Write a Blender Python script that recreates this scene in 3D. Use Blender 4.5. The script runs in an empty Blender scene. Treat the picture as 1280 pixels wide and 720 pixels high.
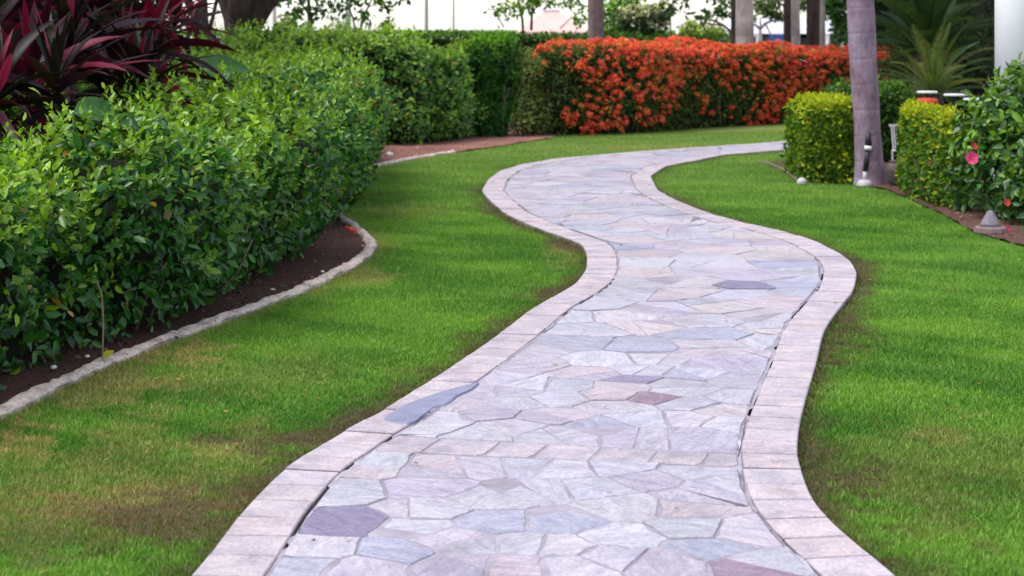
import bpy, math, random
import numpy as np
from mathutils import Vector, Matrix
R = math.radians
rng = np.random.default_rng(11)
random.seed(5)
scene = bpy.context.scene
col = scene.collection

# ------------------------------------------------------------------ camera, sky, sun, exposure
EYE, FPX, HZ = 1.55, 2200.0, 35.0            # eye height, focal length and horizon row (1280x720 photograph)
cam_d = bpy.data.cameras.new('camera'); cam = bpy.data.objects.new('camera', cam_d); col.objects.link(cam)
cam.location = (0, 0, EYE); cam.rotation_euler = (R(90), 0, 0)
cam_d.sensor_width = 36.0; cam_d.lens = FPX / 1280 * 36; cam_d.shift_y = -(360 - HZ) / 1280
cam_d.clip_start = 0.1; cam_d.clip_end = 6000
cam_d.dof.use_dof = True; cam_d.dof.focus_distance = 7.6; cam_d.dof.aperture_fstop = 4.8
scene.camera = cam
SUN_EL, SUN_AZ = R(62), R(-105)               # azimuth measured from +Y towards +X
w = bpy.data.worlds.new('World'); scene.world = w; w.use_nodes = True
nt = w.node_tree; bg = nt.nodes['Background']
sk = nt.nodes.new('ShaderNodeTexSky'); sk.sky_type = 'NISHITA'; sk.sun_disc = False
sk.sun_elevation = SUN_EL; sk.sun_rotation = SUN_AZ; sk.air_density = 1.0; sk.dust_density = 0.7; sk.ozone_density = 1.0
hs = nt.nodes.new('ShaderNodeHueSaturation'); hs.inputs['Saturation'].default_value = 0.45
nt.links.new(sk.outputs['Color'], hs.inputs['Color']); nt.links.new(hs.outputs['Color'], bg.inputs['Color'])
bg.inputs['Strength'].default_value = 0.15
sd = bpy.data.lights.new('sun', 'SUN'); sd.energy = 1.8; sd.angle = R(28); sd.color = (1.0, 0.95, 0.88)
sun = bpy.data.objects.new('sun', sd); col.objects.link(sun)
sv = Vector((math.sin(SUN_AZ) * math.cos(SUN_EL), math.cos(SUN_AZ) * math.cos(SUN_EL), math.sin(SUN_EL)))
sun.rotation_euler = sv.to_track_quat('Z', 'Y').to_euler(); sun.location = sv * 60
scene.view_settings.view_transform = 'Standard'; scene.view_settings.look = 'None'
scene.view_settings.gamma = 1; scene.view_settings.use_curve_mapping = False
scene.view_settings.exposure = 1.02
scene.render.engine = 'CYCLES'
scene.cycles.max_bounces = 6; scene.cycles.transparent_max_bounces = 4

# ------------------------------------------------------------------ helpers
def G(px, py, z=0.0):
    """ground (or height z) point seen at a pixel of the photograph"""
    Y = FPX * (EYE - z) / (py - HZ)
    return np.array([(px - 640) / FPX * Y, Y])
def at(px, py, Y):
    return Vector(((px - 640) / FPX * Y, Y, EYE - (py - HZ) / FPX * Y))

def tag(o, label=None, cat=None, group=None, kind=None):
    if label: o['label'] = label
    if cat: o['category'] = cat
    if group: o['group'] = group
    if kind: o['kind'] = kind
    return o
def empty(name, loc, label=None, cat=None, group=None, rz=0):
    o = bpy.data.objects.new(name, None); o.location = loc; o.rotation_euler.z = rz
    o.empty_display_size = 0.1; col.objects.link(o)
    return tag(o, label, cat, group)
def link(name, me, parent=None, loc=None, rot=None, scale=None):
    o = bpy.data.objects.new(name, me); col.objects.link(o)
    if parent is not None:
        o.parent = parent
    if loc is not None: o.location = loc
    if rot is not None: o.rotation_euler = rot
    if scale is not None: o.scale = scale if hasattr(scale, '__len__') else (scale,) * 3
    return o

def mesh(name, V, F, m=None, tint=None, smooth=False):
    """V list/array of verts, F list of faces; tint one colour or one per vertex"""
    me = bpy.data.meshes.new(name)
    me.from_pydata([tuple(map(float, v)) for v in V], [], [tuple(map(int, f)) for f in F])
    if m: me.materials.append(m)
    if tint is not None:
        t = np.asarray(tint, dtype=np.float32)
        if t.ndim == 1: t = np.tile(t[None], (len(V), 1))
        a = me.attributes.new('tint', 'FLOAT_COLOR', 'POINT')
        a.data.foreach_set('color', np.c_[t, np.ones(len(t))].astype(np.float32).ravel())
    if smooth: me.polygons.foreach_set('use_smooth', [True] * len(me.polygons))
    me.update()
    return me
def mesh_np(name, V, F, m=None, tint=None, smooth=False):
    """numpy: V (n,3), F (k,3|4)"""
    me = bpy.data.meshes.new(name)
    n, k, c = len(V), len(F), F.shape[1]
    me.vertices.add(n); me.vertices.foreach_set('co', V.astype(np.float32).ravel())
    me.loops.add(k * c); me.loops.foreach_set('vertex_index', F.astype(np.int32).ravel())
    me.polygons.add(k); me.polygons.foreach_set('loop_start', np.arange(0, k * c, c, dtype=np.int32))
    if m: me.materials.append(m)
    if tint is not None:
        a = me.attributes.new('tint', 'FLOAT_COLOR', 'POINT')
        a.data.foreach_set('color', np.c_[tint, np.ones(n)].astype(np.float32).ravel())
    if smooth: me.polygons.foreach_set('use_smooth', np.ones(k, dtype=bool))
    me.update(calc_edges=True)
    return me

class MB:
    def __init__(s): s.V, s.F = [], []
    def add(s, V, F):
        o = len(s.V); s.V += [tuple(v) for v in V]; s.F += [tuple(i + o for i in f) for f in F]
    def box(s, c, d, rz=0, tilt=0):
        M = Matrix.Translation(c) @ Matrix.Rotation(rz, 4, 'Z') @ Matrix.Rotation(tilt, 4, 'X')
        v = [M @ Vector((x * d[0] / 2, y * d[1] / 2, z * d[2] / 2)) for x in (-1, 1) for y in (-1, 1) for z in (-1, 1)]
        s.add(v, [(0, 1, 3, 2), (4, 6, 7, 5), (0, 4, 5, 1), (2, 3, 7, 6), (0, 2, 6, 4), (1, 5, 7, 3)])
    def tube(s, P, r, n=8, cap=True):
        P = [Vector(p) for p in P]; r = r if hasattr(r, '__len__') else [r] * len(P)
        rings = []; up = Vector((0.13, 0.97, 0.21))
        for i, p in enumerate(P):
            d = (P[min(i + 1, len(P) - 1)] - P[max(i - 1, 0)]).normalized()
            a = d.cross(up).normalized(); b = d.cross(a)
            rings.append([p + (a * math.cos(t) + b * math.sin(t)) * r[i] for t in [2 * math.pi * k / n for k in range(n)]])
        V = [v for q in rings for v in q]; F = []
        for i in range(len(P) - 1):
            for k in range(n):
                F.append((i * n + k, i * n + (k + 1) % n, (i + 1) * n + (k + 1) % n, (i + 1) * n + k))
        if cap: F += [tuple(range(n - 1, -1, -1)), tuple((len(P) - 1) * n + k for k in range(n))]
        s.add(V, F)
    def lathe(s, prof, c=(0, 0, 0), n=16):
        V = []; F = []
        for r, z in prof:
            for k in range(n):
                t = 2 * math.pi * k / n; V.append((c[0] + r * math.cos(t), c[1] + r * math.sin(t), c[2] + z))
        for i in range(len(prof) - 1):
            for k in range(n): F.append((i * n + k, i * n + (k + 1) % n, (i + 1) * n + (k + 1) % n, (i + 1) * n + k))
        F += [tuple(range(n - 1, -1, -1)), tuple((len(prof) - 1) * n + k for k in range(n))]
        s.add(V, F)
    def build(s, name, m, parent=None, loc=None, smooth=False, tint=None):
        return link(name, mesh(name, s.V, s.F, m, tint, smooth), parent, loc)

def fnoise(P, sc=1.0, seed=0, octv=3):
    """cheap smooth noise in [-1,1] on points (n,2|3)"""
    r = np.random.default_rng(seed); out = np.zeros(len(P)); amp = 1.0; tot = 0
    for o in range(octv):
        for k in range(4):
            d = r.normal(size=P.shape[1]); d /= np.linalg.norm(d)
            out += amp * np.sin(P @ d * sc * (2 ** o) * r.uniform(.7, 1.4) + r.uniform(0, 6.28)) * .5
        tot += amp * 1.0; amp *= .55
    return np.clip(out / tot, -1, 1)

def resample(P, step):
    P = np.asarray(P, float); d = np.r_[0, np.cumsum(np.linalg.norm(np.diff(P, axis=0), axis=1))]
    n = max(2, int(d[-1] / step) + 1); t = np.linspace(0, d[-1], n)
    return np.stack([np.interp(t, d, P[:, k]) for k in range(P.shape[1])], 1)
def smooth_curve(P, step=.05, sig=.18):
    Q = resample(P, step); n = max(1, int(3 * sig / step)); k = np.exp(-.5 * (np.arange(-n, n + 1) * step / sig) ** 2); k /= k.sum()
    a = 2 * Q[0] - Q[n:0:-1]; b = 2 * Q[-1] - Q[-2:-n - 2:-1]
    E = np.r_[a, Q, b]
    return resample(np.stack([np.convolve(E[:, i], k, 'valid') for i in range(Q.shape[1])], 1), step)
def normals2(P):
    t = np.gradient(P, axis=0); t /= np.linalg.norm(t, axis=1)[:, None]
    return np.stack([-t[:, 1], t[:, 0]], 1)          # left of travel
def in_poly(P, poly):
    x, y = P[:, 0], P[:, 1]; ins = np.zeros(len(P), bool); j = len(poly) - 1
    for i in range(len(poly)):
        xi, yi = poly[i]; xj, yj = poly[j]
        c = (yi > y) != (yj > y)
        if c.any():
            ins ^= c & (x < (xj - xi) * (y - yi) / (yj - yi + 1e-12) + xi)
        j = i
    return ins
def dist_poly(P, line, chunk=20000):
    out = np.empty(len(P))
    for i in range(0, len(P), chunk):
        q = P[i:i + chunk]; out[i:i + chunk] = np.sqrt(((q[:, None] - line[None]) ** 2).sum(2).min(1))
    return out

# ------------------------------------------------------------------ materials
def nodes(name):
    m = bpy.data.materials.new(name); m.use_nodes = True
    return m, m.node_tree, m.node_tree.nodes['Principled BSDF']
def mat_noise(name, c1, c2, scale=8, rough=.8, bump=0.0, detail=6, spec=.3, tint=False, stretch=None, bscale=None, dist=.02, c3=None, s3=2.0):
    """two-colour noise mix (optionally multiplied by the mesh tint)"""
    m, t, b = nodes(name); L = t.links.new
    g = t.nodes.new('ShaderNodeNewGeometry'); src = g.outputs['Position']
    if stretch:
        mp = t.nodes.new('ShaderNodeMapping'); mp.inputs['Scale'].default_value = stretch; L(src, mp.inputs['Vector']); src = mp.outputs['Vector']
    n = t.nodes.new('ShaderNodeTexNoise'); n.inputs['Scale'].default_value = scale; n.inputs['Detail'].default_value = detail
    n.inputs['Roughness'].default_value = .65; L(src, n.inputs['Vector'])
    r = t.nodes.new('ShaderNodeValToRGB'); r.color_ramp.elements[0].color = (*c1, 1); r.color_ramp.elements[1].color = (*c2, 1)
    r.color_ramp.elements[0].position = .32; r.color_ramp.elements[1].position = .68
    L(n.outputs['Fac'], r.inputs['Fac']); out = r.outputs['Color']
    if c3:
        n3 = t.nodes.new('ShaderNodeTexNoise'); n3.inputs['Scale'].default_value = s3; n3.inputs['Detail'].default_value = 3; L(src, n3.inputs['Vector'])
        r3 = t.nodes.new('ShaderNodeValToRGB'); r3.color_ramp.elements[0].position = .5; r3.color_ramp.elements[1].position = .68
        L(n3.outputs['Fac'], r3.inputs['Fac'])
        mx = t.nodes.new('ShaderNodeMixRGB'); L(r3.outputs['Color'], mx.inputs['Fac']); L(out, mx.inputs['Color1']); mx.inputs['Color2'].default_value = (*c3, 1); out = mx.outputs['Color']
    if tint:
        a = t.nodes.new('ShaderNodeAttribute'); a.attribute_name = 'tint'
        mx = t.nodes.new('ShaderNodeMixRGB'); mx.blend_type = 'MULTIPLY'; mx.inputs['Fac'].default_value = 1
        L(out, mx.inputs['Color1']); L(a.outputs['Color'], mx.inputs['Color2']); out = mx.outputs['Color']
    L(out, b.inputs['Base Color']); b.inputs['Roughness'].default_value = rough; b.inputs['Specular IOR Level'].default_value = spec
    if bump:
        nb = t.nodes.new('ShaderNodeTexNoise'); nb.inputs['Scale'].default_value = bscale or scale * 4; nb.inputs['Detail'].default_value = 5; L(src, nb.inputs['Vector'])
        bp = t.nodes.new('ShaderNodeBump'); bp.inputs['Strength'].default_value = bump; bp.inputs['Distance'].default_value = dist
        L(nb.outputs['Fac'], bp.inputs['Height']); L(bp.outputs['Normal'], b.inputs['Normal'])
    return m
def mat_leaf(name, rough=.38, trans=.3, spec=.5, gain=(1.25, 1.25, .6)):
    m, t, b = nodes(name); L = t.links.new
    a = t.nodes.new('ShaderNodeAttribute'); a.attribute_name = 'tint'
    L(a.outputs['Color'], b.inputs['Base Color']); b.inputs['Roughness'].default_value = rough; b.inputs['Specular IOR Level'].default_value = spec
    mx = t.nodes.new('ShaderNodeMixRGB'); mx.blend_type = 'MULTIPLY'; mx.inputs['Fac'].default_value = 1; mx.inputs['Color2'].default_value = (*gain, 1)
    L(a.outputs['Color'], mx.inputs['Color1'])
    tr = t.nodes.new('ShaderNodeBsdfTranslucent'); L(mx.outputs['Color'], tr.inputs['Color'])
    ms = t.nodes.new('ShaderNodeMixShader'); ms.inputs['Fac'].default_value = trans
    L(b.outputs['BSDF'], ms.inputs[1]); L(tr.outputs['BSDF'], ms.inputs[2]); L(ms.outputs['Shader'], t.nodes['Material Output'].inputs['Surface'])
    return m
M_LEAF = mat_leaf('glossy_leaf', .35, .30, .46)
M_LEAFM = mat_leaf('matt_leaf', .6, .34, .2)
M_GRASS = mat_leaf('grass_blade', .6, .35, .25, (1.2, 1.2, .6))
M_PETAL = mat_leaf('petal', .55, .3, .3, (1.1, 1, 1))
M_CORE = mat_noise('inner_shade', (.003, .005, .002), (.016, .018, .007), 22, .95, 0)  # near-black: the shade inside foliage is put into this colour
def mat_stone(name, streak=1.0):
    m, t, b = nodes(name); L = t.links.new; N = t.nodes.new
    tc = N('ShaderNodeTexCoord'); oi = N('ShaderNodeObjectInfo'); mp = N('ShaderNodeMapping'); L(tc.outputs['Object'], mp.inputs['Vector'])
    cx = N('ShaderNodeCombineXYZ'); ml = N('ShaderNodeMath'); ml.operation = 'MULTIPLY'; ml.inputs[1].default_value = 6.283; L(oi.outputs['Random'], ml.inputs[0]); L(ml.outputs[0], cx.inputs['Z']); L(cx.outputs[0], mp.inputs['Rotation'])
    m2 = N('ShaderNodeMath'); m2.operation = 'MULTIPLY'; m2.inputs[1].default_value = 57.0; L(oi.outputs['Random'], m2.inputs[0]); c2 = N('ShaderNodeCombineXYZ')
    for k in 'XYZ': L(m2.outputs[0], c2.inputs[k])
    L(c2.outputs[0], mp.inputs['Location'])
    st = N('ShaderNodeMapping'); st.inputs['Scale'].default_value = (1, 1 + 2.6 * streak, 1); L(mp.outputs['Vector'], st.inputs['Vector'])
    def noise(src, sc, det, c1, c2_, p0, p1, dist=0):
        n = N('ShaderNodeTexNoise'); n.inputs['Scale'].default_value = sc; n.inputs['Detail'].default_value = det; n.inputs['Roughness'].default_value = .7; n.inputs['Distortion'].default_value = dist; L(src, n.inputs['Vector'])
        r = N('ShaderNodeValToRGB'); e = r.color_ramp.elements; e[0].color = (*c1, 1); e[1].color = (*c2_, 1); e[0].position = p0; e[1].position = p1; L(n.outputs['Fac'], r.inputs['Fac']); return n, r.outputs['Color']
    def mul(a_, b_):
        x = N('ShaderNodeMixRGB'); x.blend_type = 'MULTIPLY'; x.inputs['Fac'].default_value = 1; L(a_, x.inputs['Color1']); L(b_, x.inputs['Color2']); return x.outputs['Color']
    at_ = N('ShaderNodeAttribute'); at_.attribute_name = 'tint'
    _, a1 = noise(st.outputs['Vector'], 7, 9, (.72, .73, .78), (1.12, 1.09, 1.06), .34, .66, .6)
    n2, a2 = noise(mp.outputs['Vector'], 70, 4, (.80, .80, .82), (1.10, 1.10, 1.09), .36, .62)
    g = N('ShaderNodeNewGeometry'); _, a3 = noise(g.outputs['Position'], 1.7, 7, (.80, .76, .76), (1.04, 1.04, 1.04), .30, .5)
    n4, a4 = noise(g.outputs['Position'], 23, 8, (.58, .54, .56), (1, 1, 1), .27, .36)
    L(mul(mul(mul(mul(at_.outputs['Color'], a1), a2), a3), a4), b.inputs['Base Color']); b.inputs['Roughness'].default_value = .72; b.inputs['Specular IOR Level'].default_value = .25
    n5, _ = noise(mp.outputs['Vector'], 16, 9, (0, 0, 0), (1, 1, 1), .3, .7, .4)
    bp = N('ShaderNodeBump'); bp.inputs['Strength'].default_value = .75; bp.inputs['Distance'].default_value = .010; L(n5.outputs['Fac'], bp.inputs['Height'])
    bp2 = N('ShaderNodeBump'); bp2.inputs['Strength'].default_value = .4; bp2.inputs['Distance'].default_value = .003; L(n2.outputs['Fac'], bp2.inputs['Height']); L(bp.outputs['Normal'], bp2.inputs['Normal']); L(bp2.outputs['Normal'], b.inputs['Normal'])
    return m
M_STONE = mat_stone('flagstone_face')
M_PAVER = mat_stone('paving_brick_face', 0)
M_MORTAR = mat_noise('mortar', (.21, .185, .225), (.40, .36, .42), 4, .9, .4, 6, .2, bscale=80, dist=.006)
M_DARKSOIL = mat_noise('dark_joint_soil', (.035, .03, .034), (.09, .075, .08), 25, .95)
M_SLATE = mat_noise('slate_mortar', (.17, .17, .26), (.26, .26, .37), 10, .7, .4, 6, .3, bscale=70, dist=.006)
M_SOIL = mat_noise('bed_soil', (.75, .75, .75), (1.3, 1.25, 1.25), 22, .95, .9, 8, .1, True, bscale=60, dist=.03)
M_LAWN = mat_noise('lawn_ground', (.7, .7, .7), (1.25, 1.25, 1.2), 30, .95, .6, 8, .1, True, bscale=160, dist=.015)
M_CURB = mat_noise('rough_concrete', (.50, .39, .335), (.76, .625, .555), 26, .9, .9, 8, .2, bscale=55, dist=.02, c3=(.38, .31, .28), s3=9)
M_PALM = mat_noise('smooth_palm_bark', (.13, .08, .11), (.35, .24, .32), 9, .75, .7, 9, .2, False, (1, 1, .45), 60, .012, c3=(.31, .25, .34), s3=3.5)
M_BARK = mat_noise('dark_bark', (.030, .020, .018), (.095, .065, .055), 12, .9, .9, 8, .2, False, (1, 1, .25), 26, .03)
M_BARKP = mat_noise('pale_palm_bark', (.40, .30, .28), (.64, .52, .50), 8, .8, .5, 7, .2, False, (1, 1, .6), 50, .01, c3=(.30, .22, .22), s3=3)
M_BARKR = mat_noise('brown_palm_bark', (.13, .085, .085), (.24, .165, .165), 8, .85, .5, 7, .2, False, (1, 1, .6), 50, .01)
M_TWIG = mat_noise('twig', (.10, .075, .05), (.24, .19, .13), 30, .9)
M_WHITE = mat_noise('white_paint', (.78, .78, .82), (.84, .84, .88), 3, .5, 0)
M_DARKMET = mat_noise('dark_metal', (.012, .013, .018), (.03, .03, .04), 20, .45, 0)
M_STAINW = mat_noise('weathered_white', (.55, .52, .50), (.78, .76, .76), 18, .7, .2)
M_ROOFP = mat_noise('pink_roof_tiles', (.62, .36, .33), (.78, .50, .46), 6, .8, .2)
M_ROOFL = mat_noise('lilac_metal_roof', (.52, .50, .60), (.64, .62, .72), 3, .5)
M_BLUE = mat_noise('blue_paint', (.02, .06, .26), (.04, .10, .36), 6, .5)
M_DARK = mat_noise('dark_room', (.01, .01, .015), (.025, .025, .03), 4, .8)
M_RED = mat_noise('red_fabric', (.42, .03, .02), (.60, .07, .03), 12, .7)
M_POT = mat_noise('brown_pot', (.06, .045, .05), (.12, .09, .095), 14, .7, .2)
M_PINKPOST = mat_noise('pink_post', (.62, .48, .50), (.72, .58, .60), 5, .7)
M_GREYPOST = mat_noise('grey_post', (.42, .40, .43), (.56, .54, .57), 5, .6)
M_CONE = mat_noise('lilac_grey_plastic', (.13, .115, .14), (.24, .215, .255), 18, .7, .2)
M_PAVEFAR = mat_noise('pale_paving', (.50, .48, .46), (.62, .60, .58), .4, .9)

# ------------------------------------------------------------------ leaf clouds
LT6 = (np.array([[0, 0, 0], [.45, .5, .06], [.48, 0, -.05], [.45, -.5, .06], [1, 0, -.08]]), np.array([[0, 2, 1], [0, 3, 2], [1, 2, 4], [2, 3, 4]]))
LT8 = (np.array([[0, 0, 0], [.26, .40, .05], [.30, 0, -.03], [.26, -.40, .05], [.64, .42, .03], [.66, 0, -.07], [.64, -.42, .03], [1, 0, -.14]]),
       np.array([[0, 2, 1], [0, 3, 2], [1, 2, 5], [1, 5, 4], [2, 3, 6], [2, 6, 5], [4, 5, 7], [5, 6, 7]]))
LT4 = (np.array([[0, 0, 0], [.5, .5, .03], [1, 0, 0], [.5, -.5, .03]]), np.array([[0, 3, 2], [0, 2, 1]]))
def unit(v): return v / (np.linalg.norm(v, axis=1)[:, None] + 1e-9)
def leaf_frames(N, tumble, down, out):
    n = len(N); w_ = unit(N + rng.normal(size=(n, 3)) * tumble)
    u = rng.normal(size=(n, 3)); u -= (u * w_).sum(1)[:, None] * w_; u = unit(u)
    u = unit(u + np.array([0, 0, -down]) + N * out); u -= (u * w_).sum(1)[:, None] * w_; u = unit(u)
    return u, np.cross(w_, u), w_
def leaf_mesh(name, P, frames, L, W, tint, m, tpl):
    T, F = tpl; u, v, w_ = frames; n = len(P)
    V = P[:, None] + u[:, None] * (T[None, :, 0:1] * L[:, None, None]) + v[:, None] * (T[None, :, 1:2] * W[:, None, None]) + w_[:, None] * (T[None, :, 2:3] * L[:, None, None])
    FF = (F[None] + (np.arange(n) * len(T))[:, None, None]).reshape(-1, 3)
    return mesh_np(name, V.reshape(-1, 3), FF, m, np.repeat(tint, len(T), axis=0), tpl is not LT4)
def mix(a, b, t): return np.asarray(a)[None] * (1 - t)[:, None] + np.asarray(b)[None] * t[:, None]
def leaf_tints(n, dark, light, young=None, youngp=None, var=.25, old=None):
    t = rng.random(n); c = mix(dark, light, t)
    if young is not None:
        k = (rng.random(n) < youngp)
        c[k] = mix(np.array(light), np.array(young), rng.random(k.sum()) * .7 + .3)
    if old is not None:
        k = rng.random(n) < .02; c[k] = np.array(old)
    return c * (1 + rng.normal(size=n) * var)[:, None].clip(.45, 1.7)

def leaf_objects(parent, P, frames, L, W, tint, m, tpl, name='leaf'):
    """single leaves as parts: mesh data shared between leaves of like colour"""
    T, F = tpl; lum = tint.sum(1); order = np.argsort(lum); nv = 12; cls = np.empty(len(P), int)
    for k, idx in enumerate(np.array_split(order, nv)): cls[idx] = k
    meshes = []
    for k in range(nv):
        s = cls == k; c = tint[s].mean(0) if s.any() else tint.mean(0)
        ar = (W[s] / L[s]).mean() if s.any() else .5
        V = T * np.array([1, ar, 1]); meshes.append(mesh_np(name, V, F, m, np.tile(c, (len(T), 1)), True))
    u, v, w_ = frames; pl = parent.location
    for i in range(len(P)):
        o = bpy.data.objects.new(name, meshes[cls[i]]); col.objects.link(o); o.parent = parent
        Mx = Matrix(((u[i][0], v[i][0], w_[i][0]), (u[i][1], v[i][1], w_[i][1]), (u[i][2], v[i][2], w_[i][2])))
        o.rotation_euler = Mx.to_euler(); o.location = Vector(P[i]) - pl; o.scale = (L[i],) * 3

def sprigs(P, N, ln, size, asp, k=7):
    """young shoots: k leaves set along a short axis growing out of the hedge"""
    n = len(P); ax = unit(N * .6 + np.array([0, 0, .75]) + rng.normal(size=(n, 3)) * .35); Lr = ln * rng.uniform(.5, 1.3, n)
    a0 = rng.random(n) * 6.28; t1 = unit(np.cross(ax, rng.normal(size=(n, 3)))); t2 = np.cross(ax, t1); out = []
    for j in range(k):
        t = j / (k - 1); a = a0 + j * 2.4; rad = t1 * np.cos(a)[:, None] + t2 * np.sin(a)[:, None]
        u = unit(rad * (1 - .55 * t) + ax * (.25 + .9 * t) + rng.normal(size=(n, 3)) * .15); w_ = unit(ax - (ax * u).sum(1)[:, None] * u + rng.normal(size=(n, 3)) * .2); w_ = unit(w_ - (w_ * u).sum(1)[:, None] * u)
        L = size * (1.1 - .55 * t) * rng.uniform(.7, 1.25, n); out.append((P + ax * (Lr * t)[:, None], u, np.cross(w_, u), w_, L, L * asp, np.full(n, t)))
    return [np.concatenate(z) for z in zip(*out)]

class Hedge:
    """clipped hedge lofted along front/back ground lines; samples its shell"""
    def __init__(s, front, back, h0, h1=None, r=.16, under=.14, lump=.05, lsc=3.0, seed=1, hfun=None, ends=(True, True)):
        n = 60; s.f = resample(front, 1e9) if False else s._n(front, n); s.b = s._n(back, n); s.n = n
        s.h = np.linspace(h0, h1 or h0, n) if hfun is None else np.array([hfun(p) for p in s.f]); s.r = r; s.under = under; s.lump = lump; s.lsc = lsc; s.seed = seed
        s.ends = ends
    def _n(s, P, n):
        P = np.asarray(P, float); d = np.r_[0, np.cumsum(np.linalg.norm(np.diff(P, axis=0), axis=1))]; t = np.linspace(0, d[-1], n)
        return np.stack([np.interp(t, d, P[:, k]) for k in range(2)], 1)
    def ev(s, a, q):
        """a in 0..1 along, q profile: 0..1 front up, 1..2 over the top, 2..3 down the back -> points, normals"""
        i = np.clip(a * (s.n - 1), 0, s.n - 1.001); k = i.astype(int); fr = (i - k)[:, None]
        f = s.f[k] * (1 - fr) + s.f[k + 1] * fr; b = s.b[k] * (1 - fr) + s.b[k + 1] * fr
        h = s.h[k] * (1 - fr[:, 0]) + s.h[k + 1] * fr[:, 0]
        D = np.linalg.norm(b - f, axis=1); dv = (b - f) / D[:, None]
        x = np.where(q < 1, 0, np.where(q < 2, q - 1, 1)) * D; z = np.where(q < 1, q, np.where(q < 2, 1, 3 - q)) * h
        nx = np.where(q < 1, -1., np.where(q < 2, 0., 1.)); nz = np.where((q >= 1) & (q < 2), 1., 0.)
        # rounded shoulders
        r = np.minimum(s.r, D * .45)
        cx = np.clip(x, r, D - r); cz = np.minimum(z, h - r); dx, dz = x - cx, z - cz
        m_ = np.sqrt(dx ** 2 + dz ** 2); cor = (np.abs(dx) > 1e-4) & (dz > 1e-4)
        mm = np.where(m_ > 0, m_, 1)
        x = np.where(cor, cx + dx / mm * r, x); z = np.where(cor, cz + dz / mm * r, z)
        nx = np.where(cor, dx / mm, nx); nz = np.where(cor, dz / mm, nz)
        x = x + np.where(q < 1, s.under * (1 - np.clip(z / .45, 0, 1)) ** 1.5, 0)
        P = np.c_[f + dv * x[:, None], z]; N = unit(np.c_[dv * nx[:, None], nz + .02])
        if s.ends[0] or s.ends[1]:      # round plan corners at the ends
            al = np.linalg.norm(s.f[-1] - s.f[0]); t = unit(s.f[k + 1] - s.f[k] + 1e-9)
            lim = min(.35 * al, .35)
            for e, sg, dd in ((s.ends[0], -1, a * al), (s.ends[1], 1, (1 - a) * al)):
                if e:
                    kk = np.clip(1 - dd / lim, 0, 1); sh = (1 - np.sqrt(1 - kk ** 2)) * np.minimum(D * .5, lim)
                    c = np.where(q < 1, 1., np.where(q < 2, 1 - 2 * (q - 1), -1.)); P[:, :2] += dv * (sh * c)[:, None]
                    P[:, 2] -= sh * .35 * nz
                    N = unit(N + np.c_[t * (sg * kk)[:, None], np.zeros(len(kk))])
        d = fnoise(P, s.lsc, s.seed) * s.lump + fnoise(P, s.lsc * 3.1, s.seed + 5, 2) * s.lump * .5
        return P + N * d[:, None] * np.clip(P[:, 2:3] * 3, 0, 1), N
    def sample(s, n, w=(1, 1, .3)):
        D = np.linalg.norm(s.b - s.f, axis=1).mean(); H = s.h.mean()
        a_ = np.array([H * w[0], D * w[1], H * w[2]]); a_ /= a_.sum(); seg = rng.choice(3, n, p=a_)
        # along: weight by length of front/back
        return s.ev(rng.random(n), seg + rng.random(n))
    def endcaps(s, n):
        """leaves on the two end faces"""
        Ps, Ns = [], []
        for e in (0, 1):
            if not s.ends[e]: continue
            a = np.full(n, float(e)); x = rng.random(n); z = rng.random(n)
            q0, _ = s.ev(a, 1 + x * .98 + .01); f = s.f[0 if e == 0 else -1]; b = s.b[0 if e == 0 else -1]
            t = unit((s.f[1] - s.f[0])[None] if e == 0 else (s.f[-1] - s.f[-2])[None])[0] * (-1 if e == 0 else 1)
            P = q0.copy(); P[:, 2] *= z; P[:, :2] += t * (.02 + .08 * (1 - (2 * x - 1) ** 2))[:, None]
            N = np.tile(np.r_[t, .1], (n, 1)); Ps.append(P); Ns.append(N)
        return np.concatenate(Ps), np.concatenate(Ns)
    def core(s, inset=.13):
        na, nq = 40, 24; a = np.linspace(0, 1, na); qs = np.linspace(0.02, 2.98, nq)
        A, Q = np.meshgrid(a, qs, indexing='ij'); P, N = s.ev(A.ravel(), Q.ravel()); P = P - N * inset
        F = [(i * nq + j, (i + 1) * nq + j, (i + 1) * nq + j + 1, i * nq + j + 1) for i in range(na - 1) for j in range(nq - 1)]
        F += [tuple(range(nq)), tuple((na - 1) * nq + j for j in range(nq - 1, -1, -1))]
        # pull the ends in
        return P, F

def hedge_leaves(P, N, depth, stray, size, asp, var=.25, tumble=.65, down=.25, out=.35):
    n = len(P); d = -np.abs(rng.normal(size=n)) * depth + (rng.random(n) < .05) * rng.random(n) * stray
    P = P + N * d[:, None] + rng.normal(size=(n, 3)) * .012
    L = size * (1 + rng.normal(size=n) * var).clip(.45, 1.8); W = L * asp * (1 + rng.normal(size=n) * .12).clip(.6, 1.4)
    up = N + np.array([0, 0, .45])
    return P, leaf_frames(unit(up), tumble, down, out), L, W, d

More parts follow.
